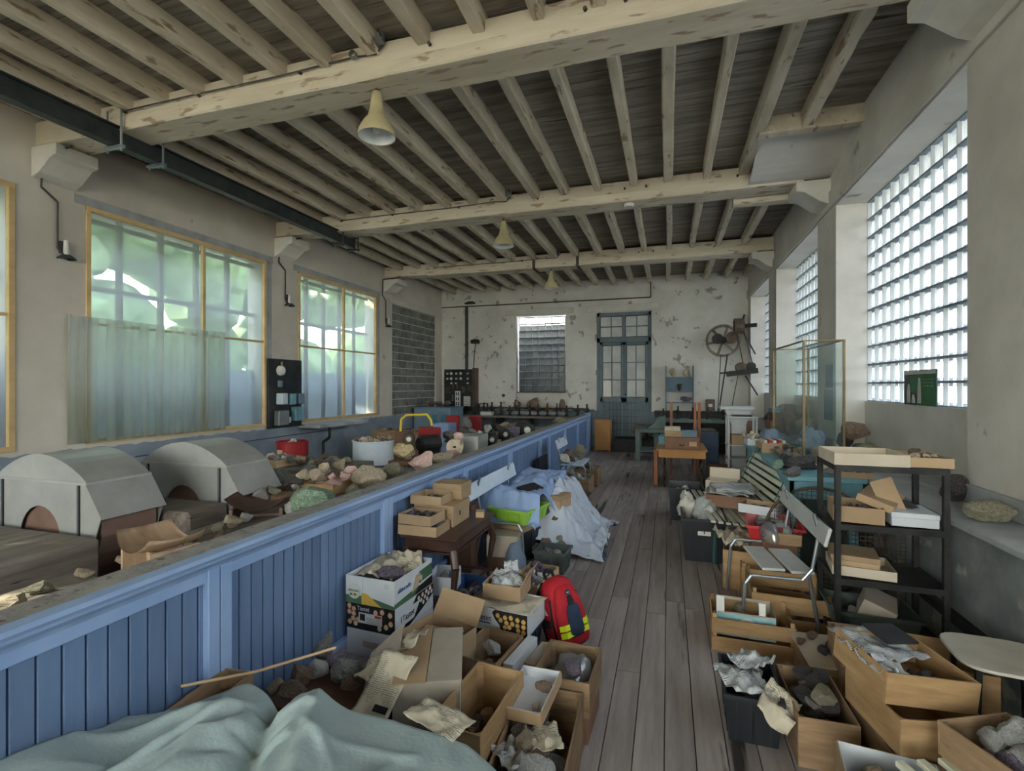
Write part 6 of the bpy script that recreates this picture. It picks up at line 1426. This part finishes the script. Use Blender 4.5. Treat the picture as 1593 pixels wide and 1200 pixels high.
for i, (px, py, w, h, k, l) in enumerate(((345, 834, 20, 14, 'brown', 'brown small rock near the rail post'), (343, 824, 22, 18, 'olive', 'olive small rock with a hollow near the rail'), (362, 813, 28, 20, 'beige', 'beige small rock near the rail'), (383, 806, 20, 14, 'white', 'white small rock near the rail'), (300, 838, 20, 12, 'grey', 'grey small rock under the work stool'), (130, 893, 30, 14, 'beige', 'beige rock close behind the near rail'), (62, 914, 34, 16, 'olive', 'olive rock close behind the near rail'), (20, 935, 40, 18, 'beige', 'pale rock at the left edge behind the rail'), (190, 872, 22, 12, 'beige', 'pale rock before the saddle stool'))):
    rt(px, py, w, h, k, l)
t = thing('millstone', 'round orange stone wheel with a centre hole beside the grey box', 'stone wheel', onz(708, 695, .86), 0, rot=(0, 0, YAW)); r_ = psize(13, t.location)
B().lathe([(.16*r_, -.06), (r_, -.06), (r_*1.02, 0), (r_, .06), (.16*r_, .06), (.16*r_, -.06)], (0, 0, 0), 28, 'y').build('wheel', 'rock_beige', t); B().lathe([(0, .03), (.16*r_, .03)], (0, 0, 0), 14, 'y').build('hole', 'black_iron', t)
p = onz(722, 688, .90); o = closed('machine_box', 'grey metal box with pink quartz on its lid behind the partition', 'box', p.x, p.y+.35, TZ, .34, .5, .28, .05, 'galvanised'); 
rk(715, 678, 18, 12, 1.03, 'pink', 'pink quartz lump on the grey metal box'); 
# row of stones along the middle/far table
far = [(740, 694, 22, 18, 'beige'), (752, 688, 18, 16, 'white'), (762, 692, 20, 10, 'olive'), (774, 690, 14, 9, 'beige'), (752, 682, 22, 12, 'grey'), (765, 678, 14, 14, 'dark'), (778, 682, 12, 10, 'dark'), (790, 684, 16, 10, 'grey'), (784, 676, 14, 12, 'violet'), (797, 676, 26, 18, 'violet'), (808, 676, 14, 10, 'brown'), (760, 668, 10, 10, 'white'), (772, 666, 14, 10, 'dark'), (746, 676, 10, 9, 'white'), (700, 678, 18, 12, 'grey'), (798, 664, 14, 8, 'brown'), (785, 662, 16, 8, 'beige'), (818, 672, 12, 8, 'grey'), (735, 672, 12, 7, 'grey'), (826, 668, 10, 7, 'violet')]
for i, (px, py, w, h, k) in enumerate(far):
    zc = .80; rt(px, py, w*1.1, h*1.2, k, '%s stone on the far plank table, %s' % (ADJ[k], ['left of the grinder motors', 'beside the grey box', 'close to the rail', 'in the rail-side row', 'behind the grey box', 'under the motor wheel', 'between two motors', 'in front of the violet heap', 'left in the violet heap', 'largest of the violet heap', 'right of the violet heap', 'behind the motors', 'next to the black motor', 'on the near end', 'left of the pink quartz', 'below the workbench legs', 'at the far end', 'at the rail end of the row', 'small and flat behind the quartz', 'last of the row'][i]))
rk(870, 655, 26, 12, 1.0, 'olive', 'grey-green pointed slab near the far end of the partition')
# limestone block on wooden bench
p = onz(633, 706, .80); o = thing('plank_bench', 'brown plank bench carrying the yellow limestone block', 'bench', (p.x-.1, p.y+.1, 0), .0); B().box(-.35, .35, -.25, .25, .66, .71).build('plank', 'box_brown', o)
for sx in (-.3, .3): B().box(sx-.03, sx+.03, -.2, .2, 0, .66).build('leg', 'grey_timber', o)
rock(p.x-.1, p.y+.1, .71, psize(56, p), .28, psize(26, p), 'yellow', 'long yellow limestone block on the brown plank bench', rz=.1, seed=3, tilt=.02)
# grinder motors
def motor(px, py, z, r, lab, m='black_iron', yaw=.2):
    p = onz(px, py, z); t = thing('grinder_motor', lab, 'motor', p, YAW+yaw)
    B().lathe([(0, -1.4*r), (r*.7, -1.4*r), (r, -1.1*r), (r, 1.1*r), (r*.7, 1.4*r), (0, 1.4*r)], (0, 0, 0), 18, 'y').build('motor_body', m, t, smooth=False); B().lathe([(0, -1.75*r), (.35*r, -1.7*r), (.42*r, -1.4*r)], (0, 0, 0), 14, 'y').build('hub_cap', 'porcelain', t); B().box(-r*.7, r*.7, -r, r, -r*1.3, -r*.8).build('foot', m, t)
    if z-r*1.3 > .66: B().box(-r*.5, r*.5, -r*.8, r*.8, (TZ if p.x > -3.2 else 0)-z, -r*1.25).build('pedestal', 'grey_timber', t)
motor(667, 690, .86, .13, 'black cylindrical motor right of the yellow limestone block', yaw=2.2); motor(763, 683, .86, .10, 'dark motor with a white hub near the rail'); motor(784, 675, .88, .10, 'dark motor with a white hub beside the violet stones'); motor(816, 668, .9, .16, 'large dark motor with a white hub under the back workbench'); motor(636, 682, 1.0, .09, 'small motor with white hub before the yellow handle', 'rust_iron')
t = thing('red_machine', 'red painted panel with a yellow tube handle behind the limestone', 'machine', onz(668, 700, .62), .0); B().box(-.22, .20, 0, .05, -.4, .40).build('red_panel', 'drum_red', t, bevel=.01); B().tube([(-.75, .3, .2), (-.73, .3, .50), (-.62, .3, .58), (-.2, .3, .60), (-.12, .3, .50), (-.1, .3, .40)], .022).build('handle', 'yellow_paint', t); B().box(-.8, -.1, .2, .6, -.62, .28).build('cart_body', 'box_brown', t)
for (px, w, l) in ((704, .33, 'dark red panel before the black fuse board'), (739, .28, 'dark red panel left of the back workbench')):
    p = ony(px, 670, 11.2); B().box(p.x-w/2, p.x+w/2, 11.2, 11.26, 0, 1.02).build('red_screen', 'drum_red', label=l, cat='panel', bevel=.01)
p = ony(720, 668, 10.6); 
for k in range(4): rock(p.x+.02*k, p.y, .0+.26*k, .36-.05*k, .3, .27, 'grey', ['lowest', 'second', 'third', 'topmost'][k]+' stone of the grey pile between the red panels', tilt=.05)
# white drum
p = onz(581, 683, 1.0); t = thing('enamel_drum', 'white-grey enamel drum on a square foot filled with pebbles', 'drum', (p.x, p.y, 0)); R_ = psize(31, p)
B().lathe([(R_-.01, .66), (R_, .66), (R_, .96), (R_+.012, .965), (R_+.012, .985), (R_-.012, .985), (R_-.012, .93), (0, .93)], n=32).build('drum_body', 'enamel_grey', t); B().lathe([(0, .66), (R_, .66)], n=32).build('drum_base', 'enamel_grey', t)
B().add([(-.20, -.20, 0), (.20, -.20, 0), (.20, .20, 0), (-.20, .20, 0), (-.14, -.14, .66), (.14, -.14, .66), (.14, .14, .66), (-.14, .14, .66)], [(3, 2, 1, 0), (4, 5, 6, 7), (0, 1, 5, 4), (1, 2, 6, 5), (2, 3, 7, 6), (3, 0, 4, 7)]).build('foot', 'white_paint', t)
pile(p.x, p.y, .95, R_*1.6, R_*1.6, 0, 26, .06, .10, ['beige', 'brown', 'beige', 'pink'], 'in the enamel drum', 80)
# red drum
p = onz(455, 686, .88); t = thing('red_drum', 'small red steel drum standing against the left wall', 'drum', (p.x, p.y, 0)); R_ = psize(23, p)
B().lathe([(0, 0), (R_, 0), (R_, .28), (R_+.008, .29), (R_, .30), (R_, .56), (R_+.008, .57), (R_, .58), (R_, .86), (R_+.01, .87), (R_+.01, .88), (R_-.01, .88), (R_-.01, .85), (0, .85)], n=28).build('drum_body', 'drum_red', t); B().ob((-.06+R_*.1, -R_*.98, .72), (.10, .01, .08)).build('paper_label', 'cardboard_pale', t)
pile(p.x, p.y, .86, R_*1.4, R_*1.4, 0, 6, .05, .07, ['white'], 'on top of the red drum', 81)
# crates of rocks
x_, y_, w_, d_, a_ = fit(.80, (427, 722), (468, 712), (455, 704), (403, 710)); cx_, cy_, cw_, cd_, ca_ = fit(.82, (405, 712), (426, 719), (468, 711), (445, 705)); p = Vector((cx_, cy_, 0))
crate('rock_crate', 'wooden crate of white stones in front of the red drum', p.x, p.y, .56, cw_, cd_, .26, ca_, 'crate_pale'); pile(p.x, p.y, .74, cw_*.8, cd_*.8, ca_, 18, .06, .12, ['white', 'grey', 'brown'], 'in the crate before the red drum', 82, cap=.14)
closed('crate_support', 'dark low box beneath the crate before the red drum', 'box', p.x, p.y, 0, cw_*.9, cd_*.9, .56, ca_, 'box_brown', lid=False)
qx, qy, qw, qd, qa = fit(.80, (478, 751), (520, 756), (548, 744), (508, 739))
crate('rock_crate', 'wooden crate of pink quartz behind the green rock', qx, qy, .56, qw, qd, .24, qa, 'crate_orange'); pile(qx, qy, .70, qw*.85, qd*.85, qa, 26, .05, .10, ['pink', 'pink', 'pink', 'beige'], 'in the crate behind the green rock', 83, cap=.2)
closed('crate_support', 'hidden dark box under the pink quartz crate', 'box', qx, qy, 0, qw*.9, qd*.9, .56, qa, 'box_brown', lid=False)
p = onz(460, 756, .78); crate('rock_crate', 'dark wooden crate left of the pink quartz crate', p.x, p.y, .56, .34, .34, .20, .2, 'crate_wood'); pile(p.x, p.y, .68, .28, .28, .2, 10, .06, .1, ['dark', 'grey', 'white'], 'in the dark crate left of the quartz', 84, cap=.1)
closed('crate_support', 'hidden dark box under the dark rock crate', 'box', p.x, p.y, 0, .3, .3, .56, .22, 'box_brown', lid=False)
p = onz(492, 733, .70); closed('rock_bin', 'low wooden bin carrying the beige rock heap behind the quartz crate', 'bin', p.x-.05, p.y+.25, 0, .95, .8, .74, .2, 'grey_timber', lid=False)
pile(p.x-.1, p.y+.2, .745, .8, .6, .2, 14, .1, .16, ['brown', 'grey', 'beige', 'olive'], 'on the low bin behind the quartz crate', 85, cap=.12)
for i, (px, py, w, h, k, l) in enumerate(((473, 738, 21, 16, 'beige', 'beige flat rock at the left of the beige heap'), (475, 745, 15, 10, 'brown', 'small brownish rock in front of the beige heap'), (493, 739, 26, 18, 'beige', 'rough beige rock in the centre of the heap'), (506, 729, 22, 18, 'beige', 'big beige rock at the top of the heap'), (526, 725, 20, 20, 'beige', 'pointed pinkish beige rock at the right top of the heap'), (484, 728, 22, 9, 'grey', 'bluish white flat stone at the back of the heap'),
        (519, 750, 26, 12, 'pink', 'big pink quartz lump at the front of the quartz crate'), (517, 741, 12, 10, 'pink', 'small pink quartz lump in the middle of the quartz crate'), (537, 741, 17, 14, 'pink', 'pink quartz lump at the right end of the quartz crate'), (546, 731, 22, 12, 'pink', 'pink quartz lump by the enamel drum foot'), (468, 750, 15, 9, 'dark', 'dark stone over the dark crate'))):
    rk(px, py, w*1.08, h*1.1, .90 if py < 742 else .84, k, l, seed=i)
for i, (px, py, w, h, k) in enumerate(((392, 742, 22, 26, 'grey'), (416, 752, 27, 27, 'olive'), (434, 747, 22, 20, 'grey'), (405, 768, 24, 18, 'grey'), (388, 764, 22, 22, 'white'), (424, 764, 26, 14, 'olive'), (404, 731, 26, 10, 'white'), (388, 716, 16, 10, 'dark'), (428, 735, 18, 12, 'grey'), (380, 752, 18, 20, 'olive'), (398, 722, 14, 10, 'dark'))):
    rk(px, py, w*1.08, h*1.1, .80, k, '%s rock of the heap right of the second hood, %s' % (ADJ[k], ['upper left', 'centre', 'right end', 'low centre', 'low left', 'low right', 'long one at the back', 'farthest', 'back right', 'touching the hood', 'behind the long one'][i]), seed=i+3)
p = onz(408, 746, .72); closed('rock_bin', 'low wooden bin carrying the grey rock heap', 'bin', p.x, p.y, 0, .8, 1.5, .69, .45, 'grey_timber', lid=False)
# wall sink shelf
t = thing('wall_basin', 'grey stone basin shelf fixed to the left wall', 'basin', (XL, 8.0, 0)); B().box(0, .5, 0, 1.6, .93, 1.0).build('slab', 'ledge_stone', t, bevel=.008); B().tube([(.25, .6, .93), (.25, .6, .7), (.1, .6, .6), (.1, .6, 0)], .03).build('drain_pipe', 'black_iron', t)
# blue cabinet in the corner
t = thing('corner_cabinet', 'blue-grey wooden cabinet under the blocked opening in the corner', 'cabinet', (-6.25, 12.9, 0)); B().box(-.5, .6, -.4, .5, 0, 1.12).build('body', 'cabinet_blue', t, bevel=.006); B().box(-.52, .62, -.43, .52, 1.12, 1.15).build('top', 'cabinet_blue', t)
for k in range(2):
    dr = B().box(.02+.28*k, .28+.28*k, -.42, -.40, .15, 1.02).build('door', 'cabinet_blue', t, bevel=.004); B().box(.06+.28*k, .24+.28*k, -.425, -.42, .25, .95).build('pane', 'poster_blue', dr)
pile(-6.2, 12.9, 1.15, .9, .5, 0, 7, .12, .24, ['brown', 'dark'], 'on the blue-grey corner cabinet', 86)
t = closed('blue_box', 'pale blue wooden box on the floor before the corner cabinet', 'box', -5.1, 11.0, 0, .4, .5, .85, 0, 'blue_rail')
crate('long_crate', 'long brown crate of stones by the left wall under the basin', -5.6, 9.6, .45, .9, .5, .35, 0, 'crate_wood'); pile(-5.6, 9.6, .7, .8, .4, 0, 14, .1, .16, ['dark', 'brown'], 'in the long crate under the basin', 88); closed('crate_support', 'dark box beneath the long brown crate', 'box', -5.6, 9.6, 0, .8, .4, .45, 0, 'box_brown', lid=False)
carton('cardboard_box', 'open brown carton of reddish stones under the back workbench', 'box', -4.0, 12.6, .0, .6, .5, .62, .1, 'crate_orange'); pile(-4.0, 12.6, .5, .5, .4, 0, 8, .14, .2, ['brown', 'beige'], 'in the carton under the back workbench', 89)

t = thing('loose_sheet', 'loose milky plastic sheet hanging over the lower corner of the nearer filmed window', 'plastic sheet', (XL+.05, 4.08, 1.05)); B().box(0, .004, 0, 2.2, 0, 1.54).build('sheet', 'film_loose', t)
# ---------------------------------------------------------------- small stones of each pile beyond the 290 largest become one mass per pile
def shown(o):
    p = o.matrix_basis.translation; dpt = max(.5, -SN*p.x+CS*p.y)
    px = 796.5+780*(CS*p.x+SN*p.y)/dpt; py = 600-780*(p.z-CAMH)/dpt
    s = (o.scale.x+o.scale.z)/dpt
    if not (-20 < px < 1613 and py < 1220): s *= .05
    if 'lower' in o['label'] and 'group' in o: s *= .7
    return s
rocks = sorted([o for o in bpy.data.objects if o.name.split('.')[0] == 'rock'], key=shown, reverse=True)
mass = {}
for k, o in enumerate(rocks):
    if k >= 285 and 'group' in o: mass.setdefault(o['group'], []).append(o)
for gname, lst in mass.items():
    vs, fs, mi, ms = [], [], [], []
    for o in lst:
        mx = Matrix.LocRotScale(o.location, o.rotation_euler, o.scale); k = len(vs); m_ = o.material_slots[0].material
        if m_ not in ms: ms.append(m_)
        vs += [tuple(mx @ v.co) for v in o.data.vertices]
        for p in o.data.polygons: fs.append(tuple(i+k for i in p.vertices)); mi.append(ms.index(m_))
    me = bpy.data.meshes.new('small_stones'); me.from_pydata(vs, [], fs)
    for m_ in ms: me.materials.append(m_)
    for p, i in zip(me.polygons, mi): p.material_index = i
    link('small_stones', me, label='small loose stones ' + gname.replace('rocks ', ''), cat='stones', kind='stuff')
    for o in lst: bpy.data.objects.remove(o)
